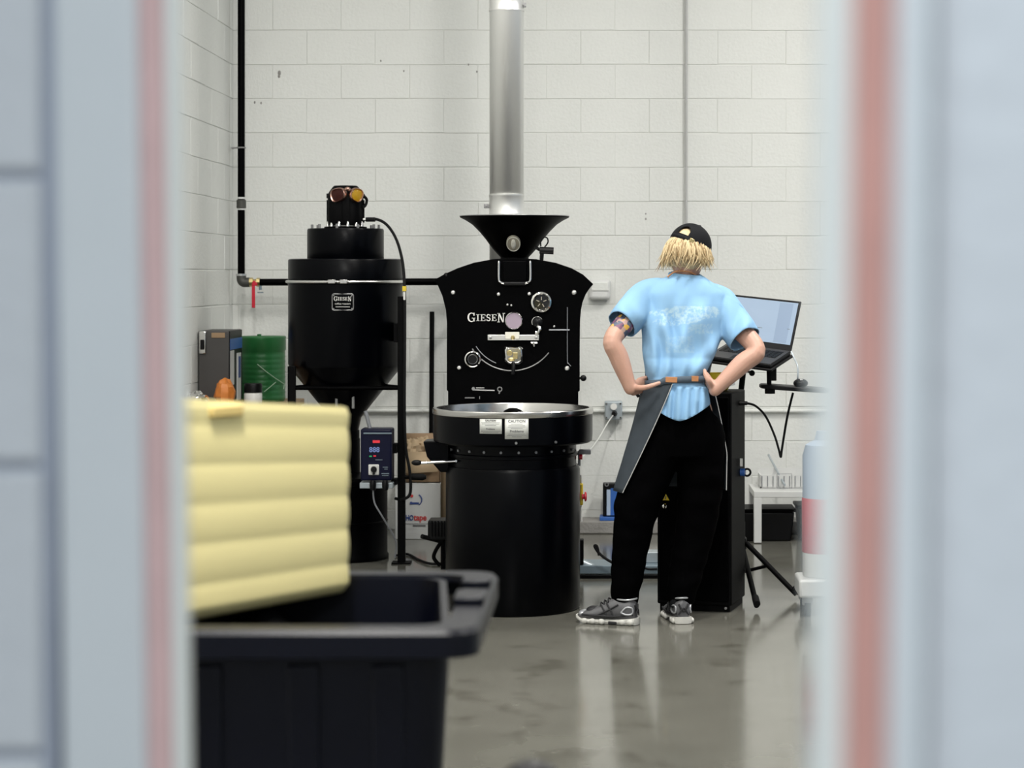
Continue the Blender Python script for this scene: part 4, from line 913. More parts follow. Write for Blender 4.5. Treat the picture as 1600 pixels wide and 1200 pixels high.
# ------------------------------------------------------------------ low white stand by the wall with boxes
YT = 12.40
tb = thing('low_stand', 'low white steel stand by the wall holding a grey wire tray', 'stand', P(1230, 850, YT))
xl, xr = PX(1178, YT), PX(1178, YT)+.62; zt = PZ(768, YT); lwid = .044; yb = YT+.46
MB().bx(xl, xr, YT, YT+.04, zt-.035, zt).build('front_rail', 'white_metal', tb, bevel=.003)
m = MB(); m.add([(xl, YT+.04, zt-.035), (xl+.044, YT+.04, zt-.035), (xl+.044, yb, zt-.035), (xl, yb, zt-.035), (xl, YT+.04, zt), (xl+.044, YT+.04, zt), (xl+.044, yb, zt), (xl, yb, zt)], [(0, 1, 2, 3), (4, 5, 6, 7), (0, 1, 5, 4), (1, 2, 6, 5), (2, 3, 7, 6), (3, 0, 4, 7)]); m.build('side_rail', 'white_metal', tb)
MB().bx(xl+.044, xr, yb-.04, yb, zt-.035, zt).build('rear_rail', 'white_metal', tb)
for x in (xl, xr-lwid):
    for y in (YT, yb-.04): MB().bx(x, x+lwid, y, y+.04, 0.004, zt-.035).build('leg', 'white_metal', tb, bevel=.003)
for q in range(7): MB().bx(xl+.044, xr, YT+.06+q*.055, YT+.10+q*.055, zt-.012, zt-.002).build('slat', 'white_metal', tb)
tY = YT+.20
wt_ = thing('wire_tray', 'grey wire tray resting on the low white stand', 'tray', (xl+.18, tY, zt+.001))
m = MB(); x0, x1 = xl+.05, xl+.33
m.bx(x0, x1, tY, tY+.2, zt, zt+.008); m.bx(x0, x1, tY, tY+.008, zt, zt+.075); m.bx(x0, x1, tY+.192, tY+.2, zt, zt+.10); m.bx(x0, x0+.008, tY, tY+.2, zt, zt+.075); m.bx(x1-.008, x1, tY, tY+.2, zt, zt+.075); m.build('tray_sides', 'white_metal', wt_)
m = MB(); m.torus(((x0+x1)/2, tY-.002, zt+.04), (0, 1, 0), .06, .002, 4, 5, u=(1, 0, 1))
for q in range(9): m.cyl((x0+.01+q*.032, tY-.003, zt+.01), (x0+.01+q*.032, tY-.003, zt+.07), .0025, n=6)
m.build('wires', 'grey_metal', wt_)
m = MB(); m.tube([P(1226, 758, YT+.12), P(1201, 711, YT+.58)], .007, 8); tag(m.build('rod', 'steel_paint'), 'thin grey rod standing in the wire tray and leaning on the wall', 'rod')
for q, (dx, w_, hh) in enumerate(((-.17, .36, .17), (.21, .30, .19))):
    x0 = xl+.05+dx; t = thing('storage_bin', ('low black storage bin under the white stand, beside the control cabinet', 'black storage bin under the white stand, beside the red drum')[q], 'bin', (x0+w_/2, YT+.22, 0))
    m = MB(); m.loft([[Vector((x0+w_/2+sx*(w_/2-.02*(1-f_)), YT+.22+sy*(.13-.015*(1-f_)), zz)) for sx, sy in ((-1, -1), (1, -1), (1, 1), (-1, 1))] for f_, zz in ((0, .0), (1, hh))]); m.build('bin_body', 'black_plastic', t, bevel=.01)
    MB().bx(x0-.008, x0+w_+.008, YT+.082, YT+.358, hh, hh+.018).build('lid', 'black_coat', t, bevel=.004)

# ------------------------------------------------------------------ red and white drum on a dolly, half behind the right jamb
DX, DY = .985, 9.86
dl = thing('dolly', 'white wheeled dolly under the red and white drum', 'dolly', (DX, DY, 0))
MB().bx(DX-.13, DX+.13, DY-.13, DY+.13, .085, PZ(906, 9.73)).build('deck', 'white_metal', dl, bevel=.012)
for sx in (-1, 1):
    for sy in (-1, 1):
        x, y = DX+sx*.09, DY+sy*.09; cs_ = MB().cyl((x-.014, y, .034), (x+.014, y, .034), .034, n=20).build('caster', 'rubber', dl)
        MB().bx(x-.022, x+.022, y-.02, y+.02, .05, .086).build('fork', 'dull_metal', cs_)
dz = PZ(906, 9.73)
dm = thing('plastic_drum', 'tall white drum with a red band and pale blue top, standing on the dolly', 'drum', (DX, DY, dz))
MB().lathe((DX, DY, 0), [(.100, dz+.001), (.104, dz+.01), (.104, PZ(866, 9.75))], 40).build('lower_shell', 'white_plastic', dm)
MB().lathe((DX, DY, 0), [(.1045, PZ(867, 9.75)), (.107, PZ(865, 9.75)), (.107, PZ(783, 9.75)), (.1045, PZ(781, 9.75))], 40).build('red_band', 'red_plastic', dm)
MB().lathe((DX, DY, 0), [(.104, PZ(781, 9.75)), (.104, PZ(715, 9.75)), (.09, PZ(698, 9.75)), (.05, PZ(690, 9.75)), (.04, PZ(676, 9.75)), (.001, PZ(675, 9.75))], 40).build('blue_top', 'pale_blue', dm)

# ------------------------------------------------------------------ wheeled waste bin in the foreground
bz = PZ(985, 3.3); bR, bL = PX(746, 3.3), PX(746, 3.3)-.60; bF, bB = 3.30, 3.97
bn = thing('wheeled_bin', 'large black wheeled waste bin with a wide rim in the foreground', 'bin', ((bR+bL)/2, (bF+bB)/2, 0))
def rr(x0, x1, y0, y1, z, r=.05, n=6):
    return [Vector(((x0+x1)/2+a, (y0+y1)/2+b, z)) for a, b in rrect(x1-x0, y1-y0, r, n)]
i_ = .045
m = MB(); m.loft([rr(bL+.10, bR-.09, bF+.10, bB-.10, .03), rr(bL+i_, bR-i_+.004, bF+i_, bB-i_, bz-.05), rr(bL+i_, bR-i_+.004, bF+i_, bB-i_, bz-.006), rr(bL+i_+.012, bR-i_-.008, bF+i_+.012, bB-i_-.012, bz-.006), rr(bL+.12, bR-.11, bF+.12, bB-.12, .05)], caps=True); 
for p in m.v:
    if p.x > (bL+bR)/2: p.x -= .085*(p.y-bF)
m.build('bin_body', 'bin_plastic', bn)
m = MB(); e = .012
m.loft([rr(bL+i_+.010, bR-i_-.006, bF+i_+.01, bB-i_-.01, bz-.012), rr(bL+i_+.008, bR-i_-.006, bF+i_+.008, bB-i_-.008, bz), rr(bL+.006, bR-.006, bF+.006, bB-.006, bz), rr(bL, bR, bF, bB, bz-.008), rr(bL, bR, bF, bB, bz-.042), rr(bL+.004, bR-.004, bF+.004, bB-.004, bz-.044), rr(bL+.008, bR-.008, bF+.008, bB-.008, bz-.01)], caps=False); rim = m.build('rim', 'bin_plastic', bn)
for yy_, ly_ in ((.30, .10), (.48, .06)): MB().box((bR-.03, bF+yy_, bz+.006), (.05, ly_, .014)).build('hinge_lug', 'bin_plastic', rim, bevel=.004)
for x in (bL+.18, bL+.33, bL+.46):
    m = MB(); m.loft([[Vector((x-.02, bF+.095, .08)), Vector((x+.02, bF+.095, .08)), Vector((x+.02, bF+.11, .08)), Vector((x-.02, bF+.11, .08))], [Vector((x-.025, bF+i_-.008, bz-.06)), Vector((x+.025, bF+i_-.008, bz-.06)), Vector((x+.025, bF+i_+.008, bz-.06)), Vector((x-.025, bF+i_+.008, bz-.06))]]); m.build('front_rib', 'bin_plastic', bn, bevel=.004)
for x in (bL+.10, bR-.10): MB().cyl((x-.025, bB-.08, .09), (x+.025, bB-.08, .09), .09, n=28).build('wheel', 'rubber', bn)
MB().cyl((bL+.10, bB-.08, .09), (bR-.10, bB-.08, .09), .012).build('axle', 'dull_metal', bn)
MB().bx(bL+.12, bR-.12, bF+.11, bF+.16, 0, .04).build('front_foot', 'bin_plastic', bn)
# full rubbish bag heap inside the bin
m = MB(); n = 22; hh = []
for j in range(n+1):
    row = []
    for i in range(n+1):
        u_, v_ = i/n, j/n; x = bL+.085+u_*(bR-bL-.25); y = bF+.085+v_*(bB-bF-.17)
        row.append(Vector((x, y, bz-.16+.137*math.exp(-(((x+.60)/.10)**2+((y-3.74)/.09)**2))+.012*noise.noise(Vector((x*7, y*7, 1)))+.02*noise.noise(Vector((x*19, y*19, 4))))))
    hh.append(row)
m.loft(hh, closed=False); o = m.build('rubbish_bag', 'bag_plastic', ang=40); tag(o, 'black rubbish bag filling the wheeled bin below its rim', 'bag')
o.modifiers.new('s', 'SOLIDIFY').thickness = .05
# yellow ribbed tub tipped on the bin rim
ty = thing('plastic_tub', 'yellow ribbed plastic tub resting across the rim of the wheeled bin', 'tub', (PX(300, 3.6), 3.6, bz))
a0 = Vector((bL+.062, 3.43, 0)); a1 = P(556, 900, 3.86); a1.z = 0
ax = (a1-a0).normalized(); pr_ = Vector((-ax.y, ax.x, 0)); Lt = (a1-a0).length; rings = []
nS = 64
zlo0 = bz-.022
top0, top1 = PZ(624, 3.44), PZ(637, 3.86)
for i in range(nS+1):
    v_ = i/nS; zfrac = v_
    ribs = abs(math.sin(v_*PI*5.5+.4))**.7
    grow = .0022*ribs if .04 < v_ < .97 else 0
    edge = 1-max(0, (.05-v_)/.05)**2*.08
    pts = []
    for (x, y) in rrect(Lt*(.97+.03*edge)+grow*2, .26*edge+grow*2, .035, 6):
        s_ = x/Lt+.5
        zt_ = top0*(1-s_)+top1*s_+.004*math.sin(s_*23)
        base = a0+ax*(Lt/2+x-(Lt-Lt*1)*.5)+pr_*(y+.13)
        pts.append(Vector((base.x, base.y, zlo0+(zt_-zlo0)*zfrac)))
    rings.append(pts)
for f_, dzz in ((.93, .0), (.92, -.02), (.88, -.26)):
    c_ = sum(rings[nS], Vector())/len(rings[nS]); rings.append([c_+Vector(((p.x-c_.x)*f_, (p.y-c_.y)*f_, (p.z-c_.z)+dzz)) for p in rings[nS]])
m = MB(); m.loft(rings); m.build('tub_shell', 'yellow_plastic', ty, ang=50)
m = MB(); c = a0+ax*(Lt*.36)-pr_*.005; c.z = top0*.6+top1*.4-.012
m.box(c, (.075, .010, .020), Matrix.Rotation(math.atan2(ax.y, ax.x), 3, 'Z')); m.build('rim_patch', 'dark_yellow', ty, bevel=.004)  # darker yellow piece just below the near rim
# black post with a domed top
q = P(830, 1188, 2.6)
ps = thing('post', 'black dome-topped post standing on the polished floor', 'post', (q.x, q.y, 0))
MB().cyl((q.x, q.y, .012), (q.x, q.y, q.z-.05), .045, n=28).build('shaft', 'black_matt', ps)
m = MB(); m.lathe((q.x, q.y, 0), [(.045, q.z-.055), (.047, q.z-.045), (.042, q.z-.025), (.028, q.z-.008), (.012, q.z-.001), (.001, q.z)], 28); m.build('dome_cap', 'black_plastic', ps)
MB().lathe((q.x, q.y, 0), [(.09, 0), (.09, .008), (.05, .014)], 28).build('base_plate', 'black_matt', ps)
# ------------------------------------------------------------------ person at the roaster
def fuse(mb, voxel, it=4, fac=.5):
    """overlapping closed shells -> one continuous surface (MB)"""
    me = bpy.data.meshes.new('f'); me.from_pydata([tuple(p) for p in mb.v], [], mb.f); me.update()
    bm = bmesh.new(); bm.from_mesh(me); bmesh.ops.recalc_face_normals(bm, faces=bm.faces); bm.to_mesh(me); bm.free()
    ob = bpy.data.objects.new('f', me); COL.objects.link(ob)
    r = ob.modifiers.new('r', 'REMESH'); r.mode = 'VOXEL'; r.voxel_size = voxel
    if it:
        s = ob.modifiers.new('s', 'SMOOTH'); s.factor = fac; s.iterations = it
    dg = bpy.context.evaluated_depsgraph_get(); dg.update()
    e = bpy.data.meshes.new_from_object(ob.evaluated_get(dg))
    out = MB(); out.v = [v.co.copy() for v in e.vertices]; out.f = [tuple(f.vertices) for f in e.polygons]
    bpy.data.objects.remove(ob); bpy.data.meshes.remove(me); bpy.data.meshes.remove(e); return out
def limb(mb, pts, radii, n=16, sub=5, flat=1.0):
    sp = smooth_path([Vector(p) for p in pts], sub); m_ = len(pts)-1; rr_ = []
    for i in range(len(sp)):
        t = i/sub; a = min(int(t), m_-1); f_ = t-a; f_ = f_*f_*(3-2*f_); rr_.append(radii[a]*(1-f_)+radii[a+1]*f_)
    mb.tube(sp, 0, n, rr_, flat=flat)
    mb.sphere(sp[0], rr_[0]*.98, n, 8); mb.sphere(sp[-1], rr_[-1]*.98, n, 8)
def attr(o, name, vals):
    a = o.data.attributes.new(name, 'FLOAT', 'POINT'); a.data.foreach_set('value', vals)

def cloth_mat(name, col, var=.05, rough=.8, weave=900, spec=.2):
    return mat(name, col, rough, spec=spec, var=var, vscale=18, bump=.12, bscale=weave)
cloth_mat('pants_black', (.0008, .0008, .001), spec=.02); cloth_mat('strap_grey', (.085, .11, .14), .15); cloth_mat('apron_grey', (.045, .055, .066), .18); cloth_mat('cap_black', (.006, .0065, .008), .1)
mat('leather_tan', (.50, .22, .09), .55); mat('stitch', (.45, .45, .44), .7)
mat('shoe_grey', (.115, .115, .12), .5, .2, var=.2, vscale=60); mat('shoe_dark', (.014, .014, .016), .6); mat('shoe_sole', (.60, .59, .55), .6, var=.15, vscale=50); mat('shoe_silver', (.48, .49, .51), .3, .5)
mat('hair_blond', (.70, .55, .33), .5, spec=.3, var=.38, vscale=55, stretch=(3, 3, .6)); mat('hair_dark', (.36, .25, .13), .5, spec=.3, var=.3, vscale=55); mat('eye_white', (.8, .8, .78), .2); mat('iris', (.08, .12, .16), .2)
def skin_mat():
    m = mat('skin', (.55, .32, .24), .48, var=.08, vscale=25, bump=.08, bscale=200); nt = m.node_tree; n = nt.nodes; l = nt.links; b = n['Principled BSDF']
    b.inputs['Subsurface Weight'].default_value = .12; b.inputs['Subsurface Radius'].default_value = (.02, .008, .005)
    src = b.inputs['Base Color'].links[0].from_socket
    at = n.new('ShaderNodeAttribute'); at.attribute_name = 'tattoo'
    tc = n.new('ShaderNodeTexCoord'); vo = n.new('ShaderNodeTexVoronoi'); vo.inputs['Scale'].default_value = 55; l.new(tc.outputs['Object'], vo.inputs['Vector'])
    rp_ = n.new('ShaderNodeValToRGB'); rp_.color_ramp.interpolation = 'CONSTANT'
    cols = [(0, (.05, .06, .10)), (.26, (.40, .27, .22)), (.42, (.62, .36, .06)), (.52, (.09, .11, .16)), (.68, (.46, .30, .27)), (.82, (.16, .06, .12))]
    el = rp_.color_ramp.elements
    for i, (p_, c_) in enumerate(cols):
        e_ = el[i] if i < 2 else el.new(p_)
        e_.position = p_; e_.color = c_+(1,)
    sx = n.new('ShaderNodeSeparateColor'); l.new(vo.outputs['Color'], sx.inputs[0]); l.new(sx.outputs[0], rp_.inputs[0])
    mx = n.new('ShaderNodeMix'); mx.data_type = 'RGBA'; l.new(at.outputs['Fac'], mx.inputs[0]); l.new(src, mx.inputs[6]); l.new(rp_.outputs[0], mx.inputs[7]); l.new(mx.outputs[2], b.inputs['Base Color'])
    return m
skin_mat()
def shirt_mat():
    m = cloth_mat('shirt_blue', (.27, .475, .70), .06); nt = m.node_tree; n = nt.nodes; l = nt.links; b = n['Principled BSDF']
    src = b.inputs['Base Color'].links[0].from_socket
    at = n.new('ShaderNodeAttribute'); at.attribute_name = 'print'
    tc = n.new('ShaderNodeTexCoord'); nz = n.new('ShaderNodeTexNoise'); nz.inputs['Scale'].default_value = 70; nz.inputs['Detail'].default_value = 6; l.new(tc.outputs['Object'], nz.inputs['Vector'])
    r_ = n.new('ShaderNodeMapRange'); r_.inputs[1].default_value = .38; r_.inputs[2].default_value = .62; l.new(nz.outputs['Fac'], r_.inputs[0])
    mu = n.new('ShaderNodeMath'); mu.operation = 'MULTIPLY'; l.new(at.outputs['Fac'], mu.inputs[0]); l.new(r_.outputs[0], mu.inputs[1])
    mx = n.new('ShaderNodeMix'); mx.data_type = 'RGBA'; l.new(mu.outputs[0], mx.inputs[0]); l.new(src, mx.inputs[6]); mx.inputs[7].default_value = (.52, .68, .74, 1); l.new(mx.outputs[2], b.inputs['Base Color'])
    return m
shirt_mat()

YQ = 9.60
pe = thing('person', 'person in light blue shirt, grey apron and black trousers standing with hands on hips', 'person', (PX(1030, 9.55), 9.55, 0))
V = Vector
# key joints
SHL, SHR = P(1008, 464, 9.66), P(1126, 476, 9.70)
ELL, ELR = P(957, 531, 9.50), P(1182, 547, 9.55)
WRL, WRR = P(985, 607, 9.50), P(1117, 609, 9.50)
HIPL, HIPR = P(1035, 668, 9.60), P(1086, 668, 9.63)
KNL, KNR = P(992, 806, 9.56), P(1079, 806, 9.62)
ANL, ANR = P(977, 938, 9.57), P(1062, 940, 9.60)
HC = P(1075, 391, 9.66)
face = V((.42, .85, -.32)).normalized(); hr = face.cross(V((0, 0, 1))).normalized(); hu = hr.cross(face).normalized()
HM = Matrix((hr, face, hu)).transposed()
# ---- body
bd = MB()
bd.sphere(HC, (.074, .096, .108), 28, 18, HM)                                  # skull
bd.sphere(HC+HM @ V((0, .030, -.062)), (.056, .066, .062), 20, 12, HM)         # jaw
bd.sphere(HC+HM @ V((0, .098, -.025)), (.012, .022, .020), 12, 8, HM)          # nose
bd.sphere(HC+HM @ V((0, .090, .018)), (.052, .014, .010), 14, 8, HM)           # brow
bd.sphere(HC+HM @ V((0, .088, -.060)), (.022, .012, .009), 12, 8, HM)          # mouth
bd.sphere(HC+HM @ V((0, .080, -.098)), (.022, .020, .016), 12, 8, HM)          # chin
for s in (-1, 1): bd.sphere(HC+HM @ V((s*.076, -.004, -.012)), (.010, .022, .034), 12, 8, HM)
limb(bd, [HC+HM @ V((0, -.015, -.05)), P(1071, 428, 9.665), P(1068, 452, 9.66)], [.056, .054, .07])
tor = [(1068, 448, 9.665, .10, .075), (1066, 475, 9.67, .165, .10), (1066, 520, 9.66, .165, .105), (1060, 560, 9.63, .14, .098), (1056, 600, 9.61, .13, .095), (1060, 640, 9.61, .15, .105), (1062, 690, 9.61, .15, .105)]
bd.loft([ring(P(x, y, Y), UX, V((0, 1, 0)), a, b, 28) for x, y, Y, a, b in tor])
limb(bd, [SHL, SHL.lerp(ELL, .5), ELL, ELL.lerp(WRL, .35), WRL], [.058, .047, .041, .043, .029])
limb(bd, [SHR, SHR.lerp(ELR, .5), ELR, ELR.lerp(WRR, .35), WRR], [.058, .047, .041, .043, .029])
limb(bd, [HIPL, P(1003, 770, 9.58), P(987, 840, 9.567), ANL], [.085, .062, .052, .045]); limb(bd, [HIPR, P(1090, 780, 9.633), P(1082, 850, 9.63), P(1062, 938, 9.61)], [.085, .060, .050, .045])
def hand(w, palm_dir, across, thumb_dir, curl, thumb_pts):
    """palm with four fingers curling along curl and a thumb leaving the side"""
    pd, ac = V(palm_dir).normalized(), V(across).normalized(); ac = (ac-pd*ac.dot(pd)).normalized(); nn = pd.cross(ac)
    c = w+pd*.048
    M_ = Matrix((ac, pd, nn)).transposed()
    bd.sphere(w+pd*.030, (.036, .040, .019), 18, 12, M_); bd.sphere(w+pd*.062, (.040, .036, .016), 18, 12, M_)
    for i, ln in enumerate((.070, .078, .072, .056)):
        b0 = w+pd*.075+ac*(.030-.020*i); d1 = (pd*.75+V(curl)*.45).normalized(); d2 = (pd*.35+V(curl)*.9).normalized(); d3 = (pd*.05+V(curl)).normalized()
        p1 = b0+d1*ln*.45; p2 = p1+d2*ln*.32; p3 = p2+d3*ln*.26
        limb(bd, [b0-pd*.02, b0, p1, p2, p3], [.0095, .0095, .0088, .0082, .0072], 10, 3)
    limb(bd, thumb_pts, [.015, .0125, .011, .009], 10, 4)
# left hand: heel of the hand on the hip, thumb lying across the back, fingers wrapping forward
hand(WRL+V((.0, 0, -.005)), (.62, .70, .22), (.2, -.1, 1), None, (.55, .8, -.1), [WRL+V((.020, -.005, .004)), P(1005, 606, 9.46), P(1017, 603, 9.45), P(1030, 598.5, 9.455)])
hand(WRR+V((0, 0, 0)), (-.45, .62, .62), (-.3, -.2, .9), None, (-.55, .8, .1), [WRR+V((-.012, -.006, .012)), P(1108, 596, 9.465), P(1103, 587, 9.47), P(1101, 579, 9.48)])
body = fuse(bd, .0042, 3)
bo = body.build('body', 'skin', pe, ang=180)
vals = []
d_ = (ELL-SHL); dl_ = d_.length; dn = d_.normalized()
for p in body.v:
    t_ = (p-SHL).dot(dn)/dl_; r_ = ((p-SHL)-dn*t_*dl_).length
    vals.append(1.0 if .30 < t_ < .86 and r_ < .075 and p.x < SHL.x+.02 else 0.0)
attr(bo, 'tattoo', vals)
for s in (-1, 1):
    ey = MB().sphere(HC+HM @ V((s*.031, .082, .000)), .012, 14, 10).build('eye', 'eye_white', pe)
    MB().sphere(HC+HM @ V((s*.031, .091, -.001)), .006, 10, 8).build('iris', 'iris', ey)

# ---- shirt
def fold(p, amp, f1, f2, seed): return amp*(noise.noise(V((p.x*f1+seed, p.y*f1, p.z*f2)))+.5*noise.noise(V((p.x*f1*2.3, p.y*f1*2, p.z*f2*1.7+seed))))
tp = [(1071, 430, 9.665, .070, .068), (1070, 436, 9.665, .098, .082), (1068, 446, 9.665, .145, .095), (1067, 458, 9.665, .185, .108), (1067, 478, 9.66, .188, .118), (1067, 500, 9.655, .186, .124), (1066, 525, 9.645, .178, .126), (1061, 552, 9.63, .160, .122), (1057, 575, 9.615, .138, .117), (1055, 592, 9.605, .128, .112), (1060, 606, 9.60, .128, .120), (1063, 625, 9.60, .130, .134), (1064, 645, 9.60, .131, .140), (1064, 662, 9.60, .131, .142)]
sm = MB(); sm.loft([ring(P(x, y, Y), UX, V((0, 1, 0)), a, b, 40, 2.4) for x, y, Y, a, b in tp])
SEL, SER = P(975, 504, 9.565), P(1163, 529, 9.61)
limb(sm, [P(1028, 458, 9.665), SHL+V((0, 0, -.002)), SHL.lerp(SEL, .5), SEL], [.070, .074, .077, .073], 22)
limb(sm, [P(1110, 466, 9.68), SHR+V((0, 0, 0)), SHR.lerp(SER, .5), SER], [.070, .076, .078, .076], 22)
sh = fuse(sm, .0070, 6)
# open neck, sleeves and hem; drape folds
dL, dR = (SEL-SHL).normalized(), (SER-SHR).normalized()
for i, p in enumerate(sh.v):
    back = p.y < 9.64
    # folds running from the shoulders towards the cinched waist
    px_ = VX+p.x*FPX/p.y; py_ = VY-(p.z-CAM_H)*FPX/p.y
    w = max(0, min(1, (py_-445)/60))*max(0, min(1, (600-py_)/25+.25)) if py_ < 606 else .35
    ctr = 1057; spread = (px_-ctr)/(.55+.45*max(0, min(1, (600-py_)/140)))
    f_ = math.sin(spread*.17+1.2*math.sin(py_*.021)+noise.noise(V((px_*.02, py_*.015, 0)))*2.2)
    g_ = noise.noise(V((px_*.045, py_*.018, 3.3)))
    dsp = (.009*f_+.026*g_+.008*math.sin((px_-ctr)*.075*(1 if px_ > ctr else -1)+py_*.085+2*g_))*w if back else .004*g_*w
    if py_ > 606: dsp += .009*math.sin(spread*.26+py_*.03)+.010*g_
    p.y -= dsp
    if py_ < 600: p.x += fold(p, .004, 14, 9, 2.0)
    # blousing just above the strap
    if 560 < py_ < 590 and back: p.y -= .012*math.sin((py_-560)/30*PI)
kill = set(); NK = P(1071, 431, 9.665)
for fi, f_ in enumerate(sh.f):
    c = sum((sh.v[i] for i in f_), V())/len(f_)
    px_ = VX+c.x*FPX/c.y; py_ = VY-(c.z-CAM_H)*FPX/c.y
    if (c-SEL).dot(dL) > .004 and (c-SEL).length < .13: kill.add(fi); continue
    if (c-SER).dot(dR) > .004 and (c-SER).length < .13: kill.add(fi); continue
    hem = 658-abs(px_-1062)**1.5*.08
    if py_ > hem: kill.add(fi)
    if ((c.x-NK.x)/.066)**2+((c.y-NK.y)/.064)**2 < 1 and c.z > NK.z-.03: kill.add(fi)
sh.f = [f_ for i, f_ in enumerate(sh.f) if i not in kill]
used = sorted({i for f_ in sh.f for i in f_}); mp_ = {k_: j for j, k_ in enumerate(used)}
sh.v = [sh.v[i] for i in used]; sh.f = [tuple(mp_[i] for i in f_) for f_ in sh.f]
cnt = {}
for f_ in sh.f:
    for a_, b_ in zip(f_, f_[1:]+f_[:1]): cnt[(min(a_, b_), max(a_, b_))] = cnt.get((min(a_, b_), max(a_, b_)), 0)+1
for i in {i for e_, k_ in cnt.items() if k_ == 1 for i in e_}:
    p = sh.v[i]; px_ = VX+p.x*FPX/p.y; py_ = VY-(p.z-CAM_H)*FPX/p.y
    if (p-SEL).length < .14 and px_ < 1010: p -= dL*((p-SEL).dot(dL)-.006)
    elif (p-SER).length < .14 and px_ > 1130: p -= dR*((p-SER).dot(dR)-.006)
    elif py_ > 600: p.z = PZ(658-abs(px_-1062)**1.5*.08, p.y)
    else:
        q = Vector(((p.x-NK.x)/.066, (p.y-NK.y)/.064)); q.normalize(); p.x = NK.x+q.x*.067; p.y = NK.y+q.y*.065
so = sh.build('shirt', 'shirt_blue', pe, ang=180, solid=.003)
def inpoly(x, y, poly):
    c = False; j = len(poly)-1
    for i in range(len(poly)):
        if (poly[i][1] > y) != (poly[j][1] > y) and x < (poly[j][0]-poly[i][0])*(y-poly[i][1])/(poly[j][1]-poly[i][1])+poly[i][0]: c = not c
        j = i
    return c
pol = [(1014, 487), (1040, 482), (1065, 478), (1100, 479), (1121, 480), (1126, 490), (1120, 495), (1100, 499), (1080, 506), (1055, 508), (1030, 508), (1018, 501), (1036, 498), (1036, 493), (1014, 492)]
vals = []
for p in sh.v:
    px_ = VX+p.x*FPX/p.y; py_ = VY-(p.z-CAM_H)*FPX/p.y; v_ = 0.0
    if p.y < 9.65:
        if inpoly(px_, py_, pol): v_ = .72
        elif 1075 < px_ < 1113 and 506 < py_ < 522: v_ = .38
        elif 1040 < px_ < 1085 and 525 < py_ < 552: v_ = .30
    vals.append(v_)
attr(so, 'print', vals)
rg_ = []
for i in range(41):
    a = 2*PI*i/40; rg_.append(P(1071, 429.5, 9.665)+V((.069*math.cos(a), .068*math.sin(a)-.001, .006*math.sin(a)-.006*math.cos(a))))
MB().tube(rg_, .0065, 8, flat=1.5).build('collar', 'shirt_blue', so)

# ---- trousers
tr_ = MB()
tr_.loft([ring(P(x, y, Y), UX, V((0, 1, 0)), a, b, 32, 2.3) for x, y, Y, a, b in ((1060, 604, 9.61, .122, .098), (1061, 630, 9.61, .135, .112), (1064, 660, 9.61, .155, .122), (1066, 690, 9.61, .165, .126), (1066, 712, 9.61, .160, .118))])
limb(tr_, [P(1036, 680, 9.61), P(1012, 740, 9.59), P(995, 790, 9.57), P(989, 830, 9.565), P(982, 880, 9.57), P(976, 934, 9.575)], [.118, .108, .100, .087, .076, .062], 26)
limb(tr_, [P(1092, 680, 9.62), P(1095, 740, 9.63), P(1090, 800, 9.635), P(1082, 850, 9.63), P(1070, 900, 9.62), P(1063, 934, 9.61)], [.118, .105, .094, .083, .074, .062], 26)
tr2 = fuse(tr_, .0075, 6)
for p in tr2.v:
    py_ = VY-(p.z-CAM_H)*FPX/p.y
    w = max(0, min(1, (py_-700)/60)); p.y -= w*.010*noise.noise(V((p.x*9, 0, p.z*16))); p.x += w*.006*noise.noise(V((p.y*9, 4, p.z*18)))
tr2.build('trousers', 'pants_black', pe, ang=180)

# ---- apron: side panels and front, open at the back
ap = MB(); rows = []
stl, str_ = [], []
NV, NU = 26, 44
for j in range(NV+1):
    t_ = j/NV; py = 596+t_*170
    xl_ = 1004-(1004-960)*t_**1.15; xr_ = 1111+(1137-1111)*min(1, t_*1.5)**.8
    xi = 1050-(1050-974)*t_**1.05
    c_ = (xl_+xr_)/2; ru = (xr_-xl_)/2*YQ/FPX; rv = .125+.075*t_
    aL = math.acos(max(-1, min(1, (xi-c_)/((xr_-xl_)/2)))); aR = R(-3)
    row = []
    for i in range(NU+1):
        f_ = i/NU
        # angle runs from the left rear edge (-aL, back) through left (-180), front (-270) to right (-360)
        a = -aL+(-2*PI-aR+aL)*f_
        w_ = 1+.02*math.sin(f_*34+t_*2)*t_
        row.append(P(c_, py, YQ)+V((ru*w_*math.cos(a), rv*w_*math.sin(a), 0)))
    rows.append(row); stl.append(row[0]); str_.append(row[-1])
ap.loft(rows, closed=False)
ao = ap.build('apron', 'apron_grey', pe, solid=.004, ang=180)
# bib on the front of the body
bb = []
for j in range(12):
    t_ = j/11; py = 600-t_*105; cx_ = 1057+t_*9; ru = .135+.040*t_; rv = .128+.012*t_; Y_ = 9.605+.045*t_; row = []
    for i in range(25):
        a = R(205-25*t_-(230-50*t_)*i/24); row.append(P(cx_, py, Y_)+V((ru*math.cos(a), rv*math.sin(a), 0)))
    bb.append(row)
MB().loft(bb, closed=False).build('bib', 'apron_grey', ao, solid=.004, ang=180)
for s_ in (stl, str_): MB().tube([p+V((0, -.002, 0)) for p in s_], .0022, 6).build('hem_stitch', 'stitch', ao)
MB().tube([rows[-1][i] for i in range(NU+1)], .002, 6).build('hem_stitch', 'apron_grey', ao)
